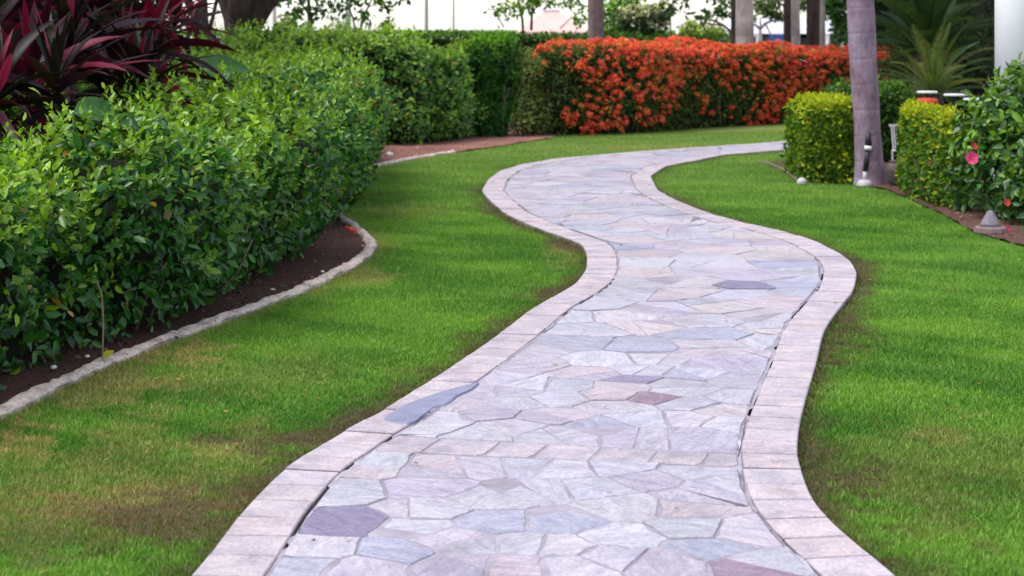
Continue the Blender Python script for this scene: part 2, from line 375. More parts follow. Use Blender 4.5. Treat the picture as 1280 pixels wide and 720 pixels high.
# ------------------------------------------------------------------ path curves
L_PX = [(215, 760), (247, 720), (260.6, 705), (295, 657), (333, 615.6), (353, 595), (377.5, 578), (405, 562), (439, 540), (480, 519.5), (514, 495.6), (546, 477), (573, 458), (599, 440), (626, 421), (652, 400), (667.5, 389), (694, 374), (720, 359), (733, 341), (734, 324), (729, 310.6), (711, 302), (689, 295), (652, 280), (631, 270), (610, 251), (602, 241), (610, 227), (625, 216), (651, 208), (694, 200.6), (751, 195.5), (783, 192.5), (863, 187), (999, 177.5)]
R_PX = [(1150, 760), (1110.6, 720), (1086, 701), (1060, 679), (1034, 656), (1015, 634), (1005.6, 607.5), (996, 577), (997.6, 549), (1001.5, 527.5), (1007, 506), (1020, 461), (1028, 424), (1034, 412), (1050, 389), (1067, 367.5), (1071.5, 345.6), (1063, 330), (1047, 319), (1017, 304), (973, 291), (926, 281), (884, 269), (842, 252), (822, 240), (813, 223), (832, 210), (874, 202), (905, 195.5), (947, 192), (999, 188)]
Lw = np.array([G(*p) for p in L_PX] + [np.array([6.2, 24.9]), np.array([9.5, 25.3])])
Rw = np.array([G(*p) for p in R_PX] + [np.array([6.3, 22.9]), np.array([9.5, 23.3])])
Lc = smooth_curve(Lw, .05, .10); Rc = smooth_curve(Rw, .05, .10)
BW = .205
def offset(C, d):
    N = normals2(C); Q = C + N * d
    return smooth_curve(Q, .05, .06)
Lin = offset(Lc, -BW); Rin = offset(Rc, BW)
PATH = np.r_[Lc, Rc[::-1]]; INNER = np.r_[Lin, Rin[::-1]]

# curb and beds
C_PX = [(-120, 590), (-60, 558), (0, 527), (60, 496), (130, 462), (210, 430), (290, 401), (345, 380), (400, 358), (440, 337), (463, 322), (472, 309), (462, 296), (445, 283), (428, 272), (418, 262), (416, 250), (426, 236), (442, 223), (470, 210), (500, 203), (530, 198), (570, 191)]
Cw = smooth_curve(np.array([G(*p) for p in C_PX]), .05, .10)
bed_end = [G(620, 184), G(660, 178), G(690, 172.5), G(700, 169)]
BED_L = np.r_[Cw, np.array(bed_end), np.array([[.9, 28], [-14, 30], [-14, 5.6], [-3.4, 5.6]])]
BED_R = np.r_[np.array([G(1066, 231), G(1090, 235), G(1110, 238), G(1140, 251), G(1180, 270), G(1213, 289), G(1245, 300), G(1285, 311), G(1330, 325)]), np.array([[9, 11.5], [9, 20.5], [3.35, 20.5]])]

# ------------------------------------------------------------------ ground
PATCH = [  # px, py, rx, ry (pixels), colour kind, strength
    (40, 552, 75, 22, 'tan', .9), (215, 440, 70, 16, 'tan', .9), (110, 500, 60, 20, 'tan', .6), (165, 630, 120, 20, 'tan', .85), (150, 478, 60, 14, 'tan', .7),
    (250, 560, 60, 16, 'tan', .6), (60, 600, 70, 14, 'tan', .45), (225, 655, 95, 34, 'dead', .8), (285, 690, 60, 30, 'dead', .75), (110, 690, 60, 25, 'dead', .5), (375, 560, 55, 24, 'dead', .9), (300, 620, 40, 18, 'dead', .55),
    (262, 549, 45, 10, 'dead', .7), (60, 706, 70, 14, 'dead', .4), (1062, 628, 42, 40, 'dead', .95), (1100, 668, 40, 20, 'dead', .8), (1030, 590, 28, 18, 'dead', .6), (1030, 470, 24, 36, 'dead', .6), (1180, 545, 40, 16, 'tan', .45), (1225, 690, 40, 14, 'dead', .5),
    (1075, 400, 18, 24, 'dead', .4), (860, 185, 170, 4, 'tan', .45), (840, 160, 170, 5, 'tan', .35), (880, 275, 60, 8, 'dead', .5), (705, 320, 26, 14, 'tan', .6), (500, 262, 60, 10, 'tan', .25), (455, 345, 40, 10, 'tan', .5), (1000, 208, 45, 8, 'dead', .7), (150, 600, 250, 90, 'tan', .42), (120, 680, 200, 50, 'dead', .45), (330, 470, 160, 30, 'tan', .22), (1190, 600, 120, 90, 'tan', .22), (1150, 650, 90, 60, 'dead', .3)]
def wear(P):
    tan = np.zeros(len(P)); dead = np.zeros(len(P))
    px = 640 + P[:, 0] / P[:, 1] * FPX; py = HZ + FPX * EYE / P[:, 1]          # patch list is kept in the survey's own units
    wob = fnoise(P, 3.0, 3) * .5 + fnoise(P, 11, 4) * .45 + fnoise(P, 34, 5, 2) * .45
    for x, y, rx, ry, k, a in PATCH:
        d = ((px - x) / rx) ** 2 + ((py - y) / ry) ** 2
        v = a * np.clip(1.15 - d * .9 + wob * 1.7, 0, 1)
        if k == 'tan': tan = np.maximum(tan, v)
        else: dead = np.maximum(dead, v)
    dl = dist_poly(P, np.r_[Lc[::2], Rc[::2]])
    e = np.clip(1.25 - dl / (.15 + .09 * fnoise(P, 2.6, 8)) + wob * .8, 0, 1)
    dead = np.maximum(dead, e * np.where(P[:, 1] < 17, .95, .35))
    dc = dist_poly(P, Cw[::2]); tan = np.maximum(tan, np.clip(1 - dc / .16 + wob * .7, 0, 1) * .55)
    return tan, dead
GREEN1, GREEN2, TAN, DEAD = np.array([.066, .195, .024]), np.array([.225, .405, .058]), np.array([.52, .37, .17]), np.array([.12, .075, .045])
def lawn_tint(P, r):
    t = np.clip(.5 + .26 * fnoise(P, 1.3, 21) + .45 * fnoise(P, 6, 22) + (r - .5) * 1.1, 0, 1)
    c = mix(GREEN1, GREEN2, t)
    far = (np.clip((P[:, 1] - 14) / 9, 0, 1) * .6)[:, None]; c = c * (1 - far) + np.array([.29, .40, .11]) * far
    tan, dead = wear(P)
    k = np.clip(tan * (.55 + .9 * (r - .3)), 0, 1)[:, None]; c = c * (1 - k) + TAN * k
    k = np.clip(dead * (.6 + .9 * (r - .3)), 0, 1)[:, None]; c = c * (1 - k) + DEAD * (.6 + .9 * r)[:, None] * k
    return c, tan, dead
# near lawn sheet with its own wear, far ground round it
xs = np.arange(-8, 12.01, .1); ys = np.r_[np.arange(2, 16, .08), np.arange(16, 34.01, .15)]
X, Yg = np.meshgrid(xs, ys, indexing='ij'); P2 = np.c_[X.ravel(), Yg.ravel()]
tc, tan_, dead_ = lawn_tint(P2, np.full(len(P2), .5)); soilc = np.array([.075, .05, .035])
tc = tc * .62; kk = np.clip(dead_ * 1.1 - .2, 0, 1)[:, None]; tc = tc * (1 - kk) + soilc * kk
zz = fnoise(P2, 1.1, 31) * .006 + fnoise(P2, 14, 32) * .004
nx_, ny_ = len(xs), len(ys); ii = np.arange(nx_ * ny_).reshape(nx_, ny_)
FQ = np.stack([ii[:-1, :-1], ii[1:, :-1], ii[1:, 1:], ii[:-1, 1:]], -1).reshape(-1, 4)
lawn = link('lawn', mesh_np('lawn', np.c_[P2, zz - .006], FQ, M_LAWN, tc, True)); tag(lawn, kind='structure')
def ground_ring():
    V, F = [], []
    xs_ = [-2500, -60, -8, 12, 60, 2500]; ys_ = [-300, 2, 34, 60, 3500]
    zf = {-300: -.02, 2: -.02, 34: -.02, 60: -2.6, 3500: -2.6}
    for x in xs_:
        for y in ys_: V.append((x, y, zf[y]))
    for i in range(5):
        for j in range(4):
            if i == 2 and j == 1: continue
            F.append((i * 5 + j, (i + 1) * 5 + j, (i + 1) * 5 + j + 1, i * 5 + j + 1))
    return V, F
V, F = ground_ring(); gnd = link('ground', mesh('ground', V, F, M_LAWN, (.07, .16, .02))); tag(gnd, kind='structure')
ter = MB(); ter.add([(-160, 62, -2.59), (260, 62, -2.59), (260, 900, -2.59), (-160, 900, -2.59)], [(0, 1, 2, 3)])
tag(ter.build('far_pavement', M_PAVEFAR), kind='structure')

def sheet(poly, z, name, m, amp=.0, dens=260, seed=1, tintf=None):
    """bumpy soil sheet filling a polygon: grid points clipped to it"""
    lo, hi = poly.min(0), poly.max(0); st = .12
    gx = np.arange(max(lo[0], -9), hi[0] + st, st); gy = np.arange(lo[1], hi[1] + st, st)
    A, B = np.meshgrid(gx, gy, indexing='ij'); Q = np.c_[A.ravel(), B.ravel()]
    ins = in_poly(Q, poly); out = np.where(~ins)[0]
    # snap outside points next to the edge onto the edge
    edge = resample(np.r_[poly, poly[:1]], .04); near = np.zeros(len(Q), bool)
    for i in range(0, len(out), 4000):
        q = out[i:i + 4000]; d2 = ((Q[q][:, None] - edge[None]) ** 2).sum(2); k = d2.argmin(1); ok = d2[np.arange(len(q)), k] < (st * 1.5) ** 2
        Q[q[ok]] = edge[k[ok]]; near[q[ok]] = True
    use = ins | near; n1, n2 = len(gx), len(gy); ii = np.arange(n1 * n2).reshape(n1, n2)
    FQ = np.stack([ii[:-1, :-1], ii[1:, :-1], ii[1:, 1:], ii[:-1, 1:]], -1).reshape(-1, 4)
    FQ = FQ[use[FQ].all(1) & ins[FQ].any(1)]
    used = np.unique(FQ); mp = np.full(len(Q), -1); mp[used] = np.arange(len(used)); Q = Q[used]; FQ = mp[FQ]
    zz = z + amp * (fnoise(Q, 6, seed) * .6 + fnoise(Q, 19, seed + 1) * .6)
    tt = tintf(Q)
    return link(name, mesh_np(name, np.c_[Q, zz], FQ, m, tt, True))
def soil_tint(Q):
    far = np.clip((Q[:, 1] - 15.5) / 3, 0, 1) * np.where(Q[:, 0] < 2.2, 1, 0)
    c = mix((.085, .046, .037), (.33, .165, .135), far)
    n = np.clip(.5 + .6 * fnoise(Q, 2.5, 41), 0, 1)
    tip = np.exp(-((Q[:, 0] + 1.15) ** 2 + (Q[:, 1] - 12.9) ** 2) / .35)[:, None]
    c = c * (1 - tip * .5) + np.array([.24, .13, .10]) * tip * .5
    return c * (.75 + .5 * n)[:, None]
tag(sheet(BED_L, .016, 'garden_bed_soil', M_SOIL, .012, seed=7, tintf=soil_tint), kind='structure')
tag(sheet(BED_R, .016, 'right_garden_bed_soil', M_SOIL, .012, seed=9, tintf=lambda Q: soil_tint(Q) * .9 + np.array([.05, .03, .025])), kind='structure')

# ------------------------------------------------------------------ path: base, mortar, flagstones, pavers
path = tag(link('stone_path', mesh('path_base', [(p[0], p[1], .002) for p in PATH], [tuple(range(len(PATH)))], M_DARKSOIL)), kind='structure')
def ragged(C, side, sd_):
    q = resample(C, .025); k = np.where(fnoise(q, 2.3, sd_) + .5 * fnoise(q, 13, sd_ + 1) > .42, -.007, .0045) + fnoise(q, 40, sd_ + 2) * .002
    return q + normals2(q) * (side * k)[:, None]
MB_E = np.r_[ragged(Lin, 1, 71), ragged(Rin, -1, 75)[::-1]]
link('mortar_bed', mesh('mortar_bed', [(p[0], p[1], .0187) for p in MB_E], [tuple(range(len(MB_E)))], M_MORTAR), path)

def clip_half(poly, p, n):
    """keep the side where (x-p).n <= 0"""
    out = []; m = len(poly); d = [(q[0] - p[0]) * n[0] + (q[1] - p[1]) * n[1] for q in poly]
    for i in range(m):
        j = (i + 1) % m
        if d[i] <= 0: out.append(poly[i])
        if (d[i] <= 0) != (d[j] <= 0):
            t = d[i] / (d[i] - d[j]); out.append(poly[i] + (poly[j] - poly[i]) * t)
    return out
def simplify(P, tol):
    def rdp(Q):
        if len(Q) < 3: return Q
        a, b = Q[0], Q[-1]; ab = b - a; l = np.linalg.norm(ab)
        d = np.abs(ab[0] * (Q[:, 1] - a[1]) - ab[1] * (Q[:, 0] - a[0])) / l if l > 1e-9 else np.linalg.norm(Q - a, axis=1)
        k = d.argmax()
        if d[k] < tol: return np.array([a, b])
        return np.r_[rdp(Q[:k + 1])[:-1], rdp(Q[k:])]
    i = np.linalg.norm(P - P.mean(0), axis=1).argmax(); Q = np.roll(P, -i, axis=0); j = np.linalg.norm(Q - Q[0], axis=1).argmax()
    return np.r_[rdp(Q[:j + 1])[:-1], rdp(np.r_[Q[j:], Q[:1]])[:-1]]
def split_cells(cs):
    out = []
    for area, poly, k in cs:
        hand = Y720 < poly[:, 1].mean() < Y445
        if area > .05 and random.random() < (.30 if hand else .55):
            c = poly.mean(0) + np.array([random.uniform(-.06, .06), random.uniform(-.06, .06)]); a = random.uniform(0, 3.14); n = np.array([math.cos(a), math.sin(a)])
            for sg in (1, -1):
                q = clip_half(list(poly), c - sg * n * .003, n * sg)
                if len(q) > 2:
                    q = np.array(q); ar = abs(np.sum(q[:, 0] * np.roll(q[:, 1], -1) - q[:, 1] * np.roll(q[:, 0], -1)) / 2)
                    if ar > .004: out.append((ar, q, k if sg == 1 or random.random() < .4 else random.choice('wlkkp')))
        else: out.append((area, poly, k))
    return out
Y720 = G(640, 719)[1]
def slab(name, poly, top, bot, m, tint, parent, tilt=(0, 0), cham=.0035, edge=1.0):
    """bevelled slab from a plan polygon; origin at its centre"""
    poly = np.asarray(poly); c = poly.mean(0); q = poly - c; n = len(q)
    r = np.linalg.norm(q, axis=1); inn = q * (1 - np.minimum(cham / np.maximum(r, .02), .4))[:, None]
    zt = lambda a: a[:, 0] * tilt[0] + a[:, 1] * tilt[1]
    V = np.r_[np.c_[inn, top + zt(inn)], np.c_[q, top - cham * .7 + zt(q)], np.c_[q, np.full(n, bot)]]
    F = [tuple(range(n))] + [(i, n + i, n + (i + 1) % n, (i + 1) % n) for i in range(n)] + [(n + i, 2 * n + i, 2 * n + (i + 1) % n, n + (i + 1) % n) for i in range(n)]
    F = [f[::-1] for f in F] if np.sum(q[:, 0] * np.roll(q[:, 1], -1) - q[:, 1] * np.roll(q[:, 0], -1)) < 0 and False else F
    if edge < 1: tint = np.r_[np.tile(tint, (n, 1)), np.tile(np.array(tint) * edge, (2 * n, 1))]      # rim and sides tinted darker so the joint lines show
    me = mesh(name, V, F, m, tint)
    return link(name, me, parent, (c[0], c[1], 0))

TINT = {'w': (.445, .418, .482), 'l': (.395, .360, .438), 'b': (.352, .350, .435), 'p': (.435, .380, .43), 'd': (.235, .21, .30), 'm': (.29, .215, .285), 'c': (.455, .405, .43), 'k': (.415, .395, .462)}
SEEDS = [(460, 590, 'c'), (422, 622, 'w'), (435, 662, 'd'), (540, 617, 'l'), (535, 645, 'w'), (520, 668, 'w'), (400, 697, 'w'), (492, 698, 'b'), (385, 713, 'k'), (450, 717, 'w'), (590, 690, 'k'), (618, 661, 'b'), (615, 630, 'w'), (560, 681, 'w'),
    (605, 591, 'l'), (655, 590, 'k'), (552, 593, 'l'), (652, 622, 'k'), (577, 714, 'l'), (645, 716, 'p'), (705, 594, 'k'), (680, 619, 'k'), (737, 617, 'w'), (778, 592, 'k'), (815, 606, 'l'), (865, 597, 'k'), (897, 613, 'k'), (878, 627, 'l'), (785, 643, 'w'),
    (862, 645, 'p'), (870, 668, 'k'), (775, 680, 'w'), (702, 692, 'w'), (888, 695, 'b'), (940, 713, 'm'), (765, 704, 'k'), (655, 690, 'w'), (927, 672, 'p'), (700, 661, 'b'), (830, 712, 'l'), (715, 716, 'k'),
    (544, 542, 'w'), (594, 549, 'w'), (546, 526, 'w'), (573, 515, 'p'), (604, 522, 'l'), (643, 541, 'k'), (690, 549, 'k'), (600, 496, 'l'), (645, 508, 'w'), (663, 487, 'w'), (640, 496, 'l'), (694, 504, 'w'), (704, 488, 'k'), (616, 479, 'k'), (694, 527, 'l'), (655, 461, 'l'),
    (790, 480.5, 'd'), (745, 473, 'l'), (800, 469.5, 'k'), (842, 487, 'k'), (780, 489, 'p'), (818, 503, 'm'), (767, 499, 'p'), (850, 494, 'w'), (868, 474, 'b'), (923, 481, 'l'), (923, 503, 'k'), (862, 510, 'k'), (909, 519, 'c'), (912, 535, 'w'), (862, 530, 'w'), (801, 530, 'k'), (751, 538, 'b'), (862, 552, 'l'), (771, 515, 'w'), (812, 551, 'l'), (903, 460, 'l'), (761, 455, 'w'), (818, 454, 'k'),
    (886, 424, 'b'), (885, 436, 'w'), (895, 446, 'p'), (995, 359, 'b'), (985, 333, 'b'), (900, 317, 'p'), (780, 400, 'w'), (740, 385, 'w')]
band_a, band_b = G(463, 571), G(923, 591); band_c, band_d = G(487, 551.5), G(923, 575.5)     # near and far edge of the cross band
sd_pts = [G(x, y) for x, y, k in SEEDS]; sd_k = [k for *_, k in SEEDS]
cand = np.c_[rng.uniform(-2, 5.2, 60000), rng.uniform(3.6, 26, 60000)]
okc = in_poly(cand, INNER); cand = cand[okc]
Y445 = G(640, 443)[1]
for c in cand:
    if G(640, 719)[1] < c[1] < Y445: continue
    rad = .27 + .22 * random.random()
    A = np.array(sd_pts)
    if ((A - c) ** 2).sum(1).min() > rad ** 2:
        sd_pts.append(c); sd_k.append(random.choices('wlkbpcd', (22, 26, 26, 7, 13, 10, .25))[0])
S = np.array(sd_pts)
inner_edge = np.r_[offset(Lin, -.009), offset(Rin, .009)]; INN2 = np.r_[offset(Lin, -.009), offset(Rin, .009)[::-1]]
def line_side(p, a, b): return (b[0] - a[0]) * (p[1] - a[1]) - (b[1] - a[1]) * (p[0] - a[0])
cells = []
for i, p in enumerate(S):
    poly = [p + np.array(v) for v in ((-.6, -.6), (.6, -.6), (.6, .6), (-.6, .6))]
    d2 = ((S - p) ** 2).sum(1); nb = np.argsort(d2)[1:40]
    gap = .0025 + .0022 * random.random()
    far_side = line_side(p, (band_a + band_c) / 2, (band_b + band_d) / 2) > 0
    for j in nb:
        if (line_side(S[j], (band_a + band_c) / 2, (band_b + band_d) / 2) > 0) != far_side: continue
        v = S[j] - p; l = np.linalg.norm(v); v = v / l
        if l > 1.7: break
        ang = random.uniform(-.13, .13) if False else 0
        poly = clip_half(poly, p + v * (l / 2 - gap), v)
        if len(poly) < 3: break
    if len(poly) < 3: continue
    a, b = (band_c, band_d) if far_side else (band_a, band_b)
    t = (b - a) / np.linalg.norm(b - a); nn = np.array([-t[1], t[0]]) * (-1 if far_side else 1)
    if np.linalg.norm(p - (a + b) / 2) < 2.2:
        poly = clip_half(poly, a - nn * .007, nn)
    if len(poly) < 3: continue
    poly = np.array(poly)
    # drop the far parts that belong to another bend, then fit the rim
    q = np.concatenate([np.linspace(poly[k], poly[(k + 1) % len(poly)], max(2, int(np.linalg.norm(poly[(k + 1) % len(poly)] - poly[k]) / .014)), endpoint=False) for k in range(len(poly))]); ins = in_poly(q, INN2)
    if ins.sum() < 4: continue
    if (~ins).any():
        o = np.where(~ins)[0]; d = ((q[o][:, None] - inner_edge[None]) ** 2).sum(2); q[o] = inner_edge[d.argmin(1)]
        poly = q
    poly = simplify(poly, .0035)
    if len(poly) < 3: continue
    area = abs(np.sum(poly[:, 0] * np.roll(poly[:, 1], -1) - poly[:, 1] * np.roll(poly[:, 0], -1)) / 2)
    if area < .006: continue
    rough = [];
    for k in range(len(poly)):
        a_, b_ = poly[k], poly[(k + 1) % len(poly)]; rough.append(a_); l = np.linalg.norm(b_ - a_)
        nrm = np.array([-(b_ - a_)[1], (b_ - a_)[0]]) / (l + 1e-6)
        nk = int(min(5, l / .06)) if a_[1] < 11 else int(l > .11)
        for z in range(nk): rough.append(a_ + (b_ - a_) * ((z + random.uniform(.3, .7)) / nk) + nrm * random.choice((random.uniform(-.002, .003), random.uniform(-.002, .005), random.uniform(0, .013))))
    cells.append((area, np.array(rough), sd_k[i]))
cells = split_cells(cells)
cells.sort(key=lambda c: c[1][:, 1].min())
rest = []
for n_, (area, poly, k) in enumerate(cells):
    tt = np.array(TINT[k]) * (1 + random.uniform(-.07, .07)) * np.array([1 + random.uniform(-.03, .03), 1, 1 + random.uniform(-.03, .03)])
    if n_ < 300:
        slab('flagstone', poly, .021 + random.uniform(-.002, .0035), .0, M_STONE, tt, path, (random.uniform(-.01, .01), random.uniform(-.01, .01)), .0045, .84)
    else: rest.append(poly)
if rest:
    mb = MB()
    for poly in rest:
        n = len(poly); mb.add([(*p, .021) for p in poly] + [(*p, .0) for p in poly], [tuple(range(n))] + [(i, n + i, n + (i + 1) % n, (i + 1) % n) for i in range(n)])
    tag(mb.build('flagstones', M_STONE, path, tint=TINT['k']), kind='stuff')

def pavers(C, side):
    N = normals2(C); d = np.r_[0, np.cumsum(np.linalg.norm(np.diff(C, axis=0), axis=1))]; s = 0.0; n = 0
    f = lambda t: (np.array([np.interp(t, d, C[:, 0]), np.interp(t, d, C[:, 1])]), np.array([np.interp(t, d, N[:, 0]), np.interp(t, d, N[:, 1])]))
    while s < d[-1] - .2:
        l = .2; g = .005; o, i_ = [], []
        if C[np.searchsorted(d, s)][0] > 4.9: break
        wv = BW - .006 + random.uniform(-.003, .003)
        for t in np.linspace(s + g, s + l - g, 4):
            p, nn = f(t); nn = nn / np.linalg.norm(nn); o.append(p); i_.append(p + nn * side * wv)
        poly = np.array(o + i_[::-1]); k = random.random()
        tt = np.array((.468, .408, .445)) * (1 + random.uniform(-.07, .05)) * np.array([1 + random.uniform(-.02, .03), 1, 1 + random.uniform(-.02, .02)])
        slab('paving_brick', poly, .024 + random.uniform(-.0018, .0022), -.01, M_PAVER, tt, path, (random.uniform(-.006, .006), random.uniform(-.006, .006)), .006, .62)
        s += l; n += 1
    return n
npv = pavers(Lc, -1) + pavers(Rc, 1)
# cross band of six pavers
xs_b = [0, .16, .335, .47, .625, .785, .925, 1.0]
A0, B0, A1, B1 = band_a, band_b, band_c, band_d
for k in range(7):
    a, b = xs_b[k], xs_b[k + 1]; sl = .02
    P4 = [A0 + (B0 - A0) * min(1, max(0, a - sl + .004 * (k > 0))), A0 + (B0 - A0) * max(0, b - sl - .004 if k < 6 else b), A1 + (B1 - A1) * (b - .004 if k < 6 else b), A1 + (B1 - A1) * (a + .004 * (k > 0))]
    q = resample(np.r_[np.array(P4), [P4[0]]], .05)[:-1]; o = ~in_poly(q, INN2)
    if o.any(): q[o] = inner_edge[((q[o][:, None] - inner_edge[None]) ** 2).sum(2).argmin(1)]
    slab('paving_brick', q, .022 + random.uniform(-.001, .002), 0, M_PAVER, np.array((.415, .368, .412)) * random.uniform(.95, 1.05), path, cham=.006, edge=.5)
# dark mortar repair over the left border
rp = [(479, 523), (496, 510), (518, 500), (545, 491), (575, 483), (601, 477), (592, 485), (572, 494), (557, 505), (541, 510), (527, 520), (515, 530), (497, 531)]
o = slab('mortar_repair', resample(np.array([G(*p, .028) for p in rp] + [G(*rp[0], .028)]), .08)[:-1], .0295, .0, M_SLATE, None, path, cham=.01)
o['label'] = 'dark slate coloured mortar repair across the left border bricks'

# ------------------------------------------------------------------ grass blades
def grass():
    zones = [(4.6, 7, 15000), (7, 10, 10500), (10, 15, 5600), (15, 21, 2700), (21, 27.5, 1500), (27.5, 33, 500)]
    Ps, Hs, Ws = [], [], []
    for y0, y1, den in zones:
        hw = .31 * y1 + .3; n = int(den * (y1 - y0) * 2 * hw); q = np.c_[rng.uniform(-hw, hw, n), rng.uniform(y0, y1, n)]
        q = q[np.abs(q[:, 0]) < .30 * q[:, 1] + .25]
        Ps.append(q); Ws.append(np.full(len(q), .0026 + .00030 * (y0 + y1) / 2))
    P = np.concatenate(Ps); Wd = np.concatenate(Ws)
    # a few blades lean over the path rim
    k = ~in_poly(P, PATH) & ~in_poly(P, BED_L) & ~in_poly(P, BED_R) & ~((P[:, 1] > 26.3) & (P[:, 0] > .2))
    P, Wd = P[k], Wd[k]
    dcb = dist_poly(P, Cw[::2]) > .016
    P, Wd = P[dcb], Wd[dcb]
    r = rng.random(len(P)); c, tan, dead = lawn_tint(P, r)
    keep = rng.random(len(P)) > dead * .55
    P, Wd, c, tan, dead = P[keep], Wd[keep], c[keep], tan[keep], dead[keep]
    rim = np.zeros(len(P), bool); rimdir = np.zeros((len(P), 2))
    for C_, sg in ((Lc, 1), (Rc, -1)):          # ragged tufts hanging over the rim of the path
        q = resample(C_, .0035); nn = normals2(q) * sg; m_ = (q[:, 1] > 4.7) & (q[:, 1] < 22) & (rng.random(len(q)) < np.clip(.4 + 1.0 * fnoise(q, 5, 88) + .5 * fnoise(q, 17, 89), 0, 1))
        q, nn = q[m_], nn[m_]; q = q + nn * rng.uniform(.001, .03, len(q))[:, None]; cc, t_, d_ = lawn_tint(q, rng.random(len(q)))
        P = np.r_[P, q]; Wd = np.r_[Wd, .0030 + .0005 * q[:, 1]]; c = np.r_[c, cc * .9]; tan = np.r_[tan, t_]; dead = np.r_[dead, d_ * .3]; rim = np.r_[rim, np.ones(len(q), bool)]; rimdir = np.r_[rimdir, -nn]
    n = len(P); h = (.012 + .011 * rng.random(n)) * (1 - .35 * dead) * (1 + .012 * np.clip(P[:, 1] - 8, 0, 12)); a = rng.random(n) * 6.283; ln = rng.normal(size=(n, 2)) * .55
    b = np.c_[np.cos(a), np.sin(a)] * Wd[:, None] * .5
    h = np.where(rim, h * 1.25, h); ln = np.where(rim[:, None], ln * .6 + rimdir * 1.1, ln)
    base = np.c_[P, np.full(n, -.004)]; tip = np.c_[P + ln * h[:, None], h]
    midp = np.c_[P + ln * h[:, None] * .35, h * .55]; bz = np.c_[b, np.zeros(n)]
    V = np.stack([base - bz, base + bz, midp + bz * .8, midp - bz * .8, tip], 1).reshape(-1, 3)
    F = (np.array([[0, 1, 2], [0, 2, 3], [3, 2, 4]])[None] + (np.arange(n) * 5)[:, None, None])
    farm = P[:, 1] > 10; F = F.reshape(n, 3, 3)
    Fn = F[~farm].reshape(-1, 3); Ff = np.stack([F[farm][:, 0, 0], F[farm][:, 0, 1], F[farm][:, 2, 2]], 1)
    return mesh_np('grass', V, np.r_[Fn, Ff], M_GRASS, np.repeat(c, 5, axis=0)), n
gm, ng = grass(); tag(link('grass', gm), 'short green turf with worn brown patches on both sides of the path', 'grass', kind='stuff')
print('grass blades', ng, 'pavers', npv, 'stones', len(cells))

# ------------------------------------------------------------------ curb
def curb():
    C = Cw; N = normals2(C); n = len(C); V = []; F = []
    prof = [(-.0, -.02), (-.003, .02), (.010, .032), (.038, .038), (.066, .032), (.078, .018), (.08, -.02)]
    m = len(prof)
    jw = fnoise(C, 8, 51) * .010 + fnoise(C, 25, 53) * .007; jz = fnoise(C, 11, 52) * .007
    for i in range(n):
        for k, (x, z) in enumerate(prof):
            e = random.uniform(-.004, .004)
            p = C[i] + N[i] * (x + jw[i] * (1 if k < 3 else -.7) + e); V.append((p[0], p[1], z + (jz[i] + e if z > 0 else 0)))
    for i in range(n - 1):
        for k in range(m - 1): F.append((i * m + k, i * m + k + 1, (i + 1) * m + k + 1, (i + 1) * m + k))
    return V, F
V, F = curb(); tag(link('garden_edging', mesh('garden_edging', V, F, M_CURB)), 'rough pale concrete edging curving between left lawn and hedge bed', 'edging')

# mulch chips and crumbs in the beds
def chips():
    n = 16000; q = np.c_[rng.uniform(-3.6, 1.2, n), 6 + 20 * rng.random(n) ** 1.3]; q = q[in_poly(q, BED_L)]
    q = q[dist_poly(q, Cw[::2]) < 1.6]; q2 = np.c_[rng.uniform(3.2, 4.6, 1500), rng.uniform(12, 18, 1500)]; q2 = q2[in_poly(q2, BED_R)]; q = np.r_[q, q2]
    n = len(q); P = np.c_[q, np.full(n, .026)]; L = rng.uniform(.012, .04, n); W = L * rng.uniform(.3, .7, n)
    c = leaf_tints(n, (.06, .03, .022), (.24, .13, .10), (.50, .40, .33), .07); far = (q[:, 1] > 16) & (q[:, 0] < 2); c[far] *= 1.9
    return leaf_mesh('mulch', P, leaf_frames(np.tile([0, 0, 1.], (n, 1)), .35, 0, 0), L, W, c, M_LEAFM, LT4)
tag(link('mulch', chips()), 'brown bark mulch and leaf litter scattered over the bed soil', 'mulch', kind='stuff')

def lawn_litter():
    n = 420; q = np.c_[rng.uniform(-3, 5, n), 4.9 + 15 * rng.random(n) ** 1.4]; q = q[~in_poly(q, PATH) & ~in_poly(q, BED_L) & ~in_poly(q, BED_R)]
    q2 = np.c_[rng.uniform(-2, 3, 160), 4.9 + 15 * rng.random(160)]; q2 = q2[in_poly(q2, PATH)][:26]; P = np.r_[np.c_[q, np.full(len(q), .024)], np.c_[q2, np.full(len(q2), .031)]]; n = len(P)
    L = rng.uniform(.015, .045, n); c = leaf_tints(n, (.10, .06, .03), (.30, .20, .08), (.42, .34, .08), .2)
    return leaf_mesh('leaf_litter', P, leaf_frames(np.tile([0, 0, 1.], (n, 1)), .25, 0, 0), L, L * .45, c, M_LEAFM, LT6)
tag(link('leaf_litter', lawn_litter()), 'few small dry leaves scattered over the lawn and the path', 'leaves', kind='stuff')

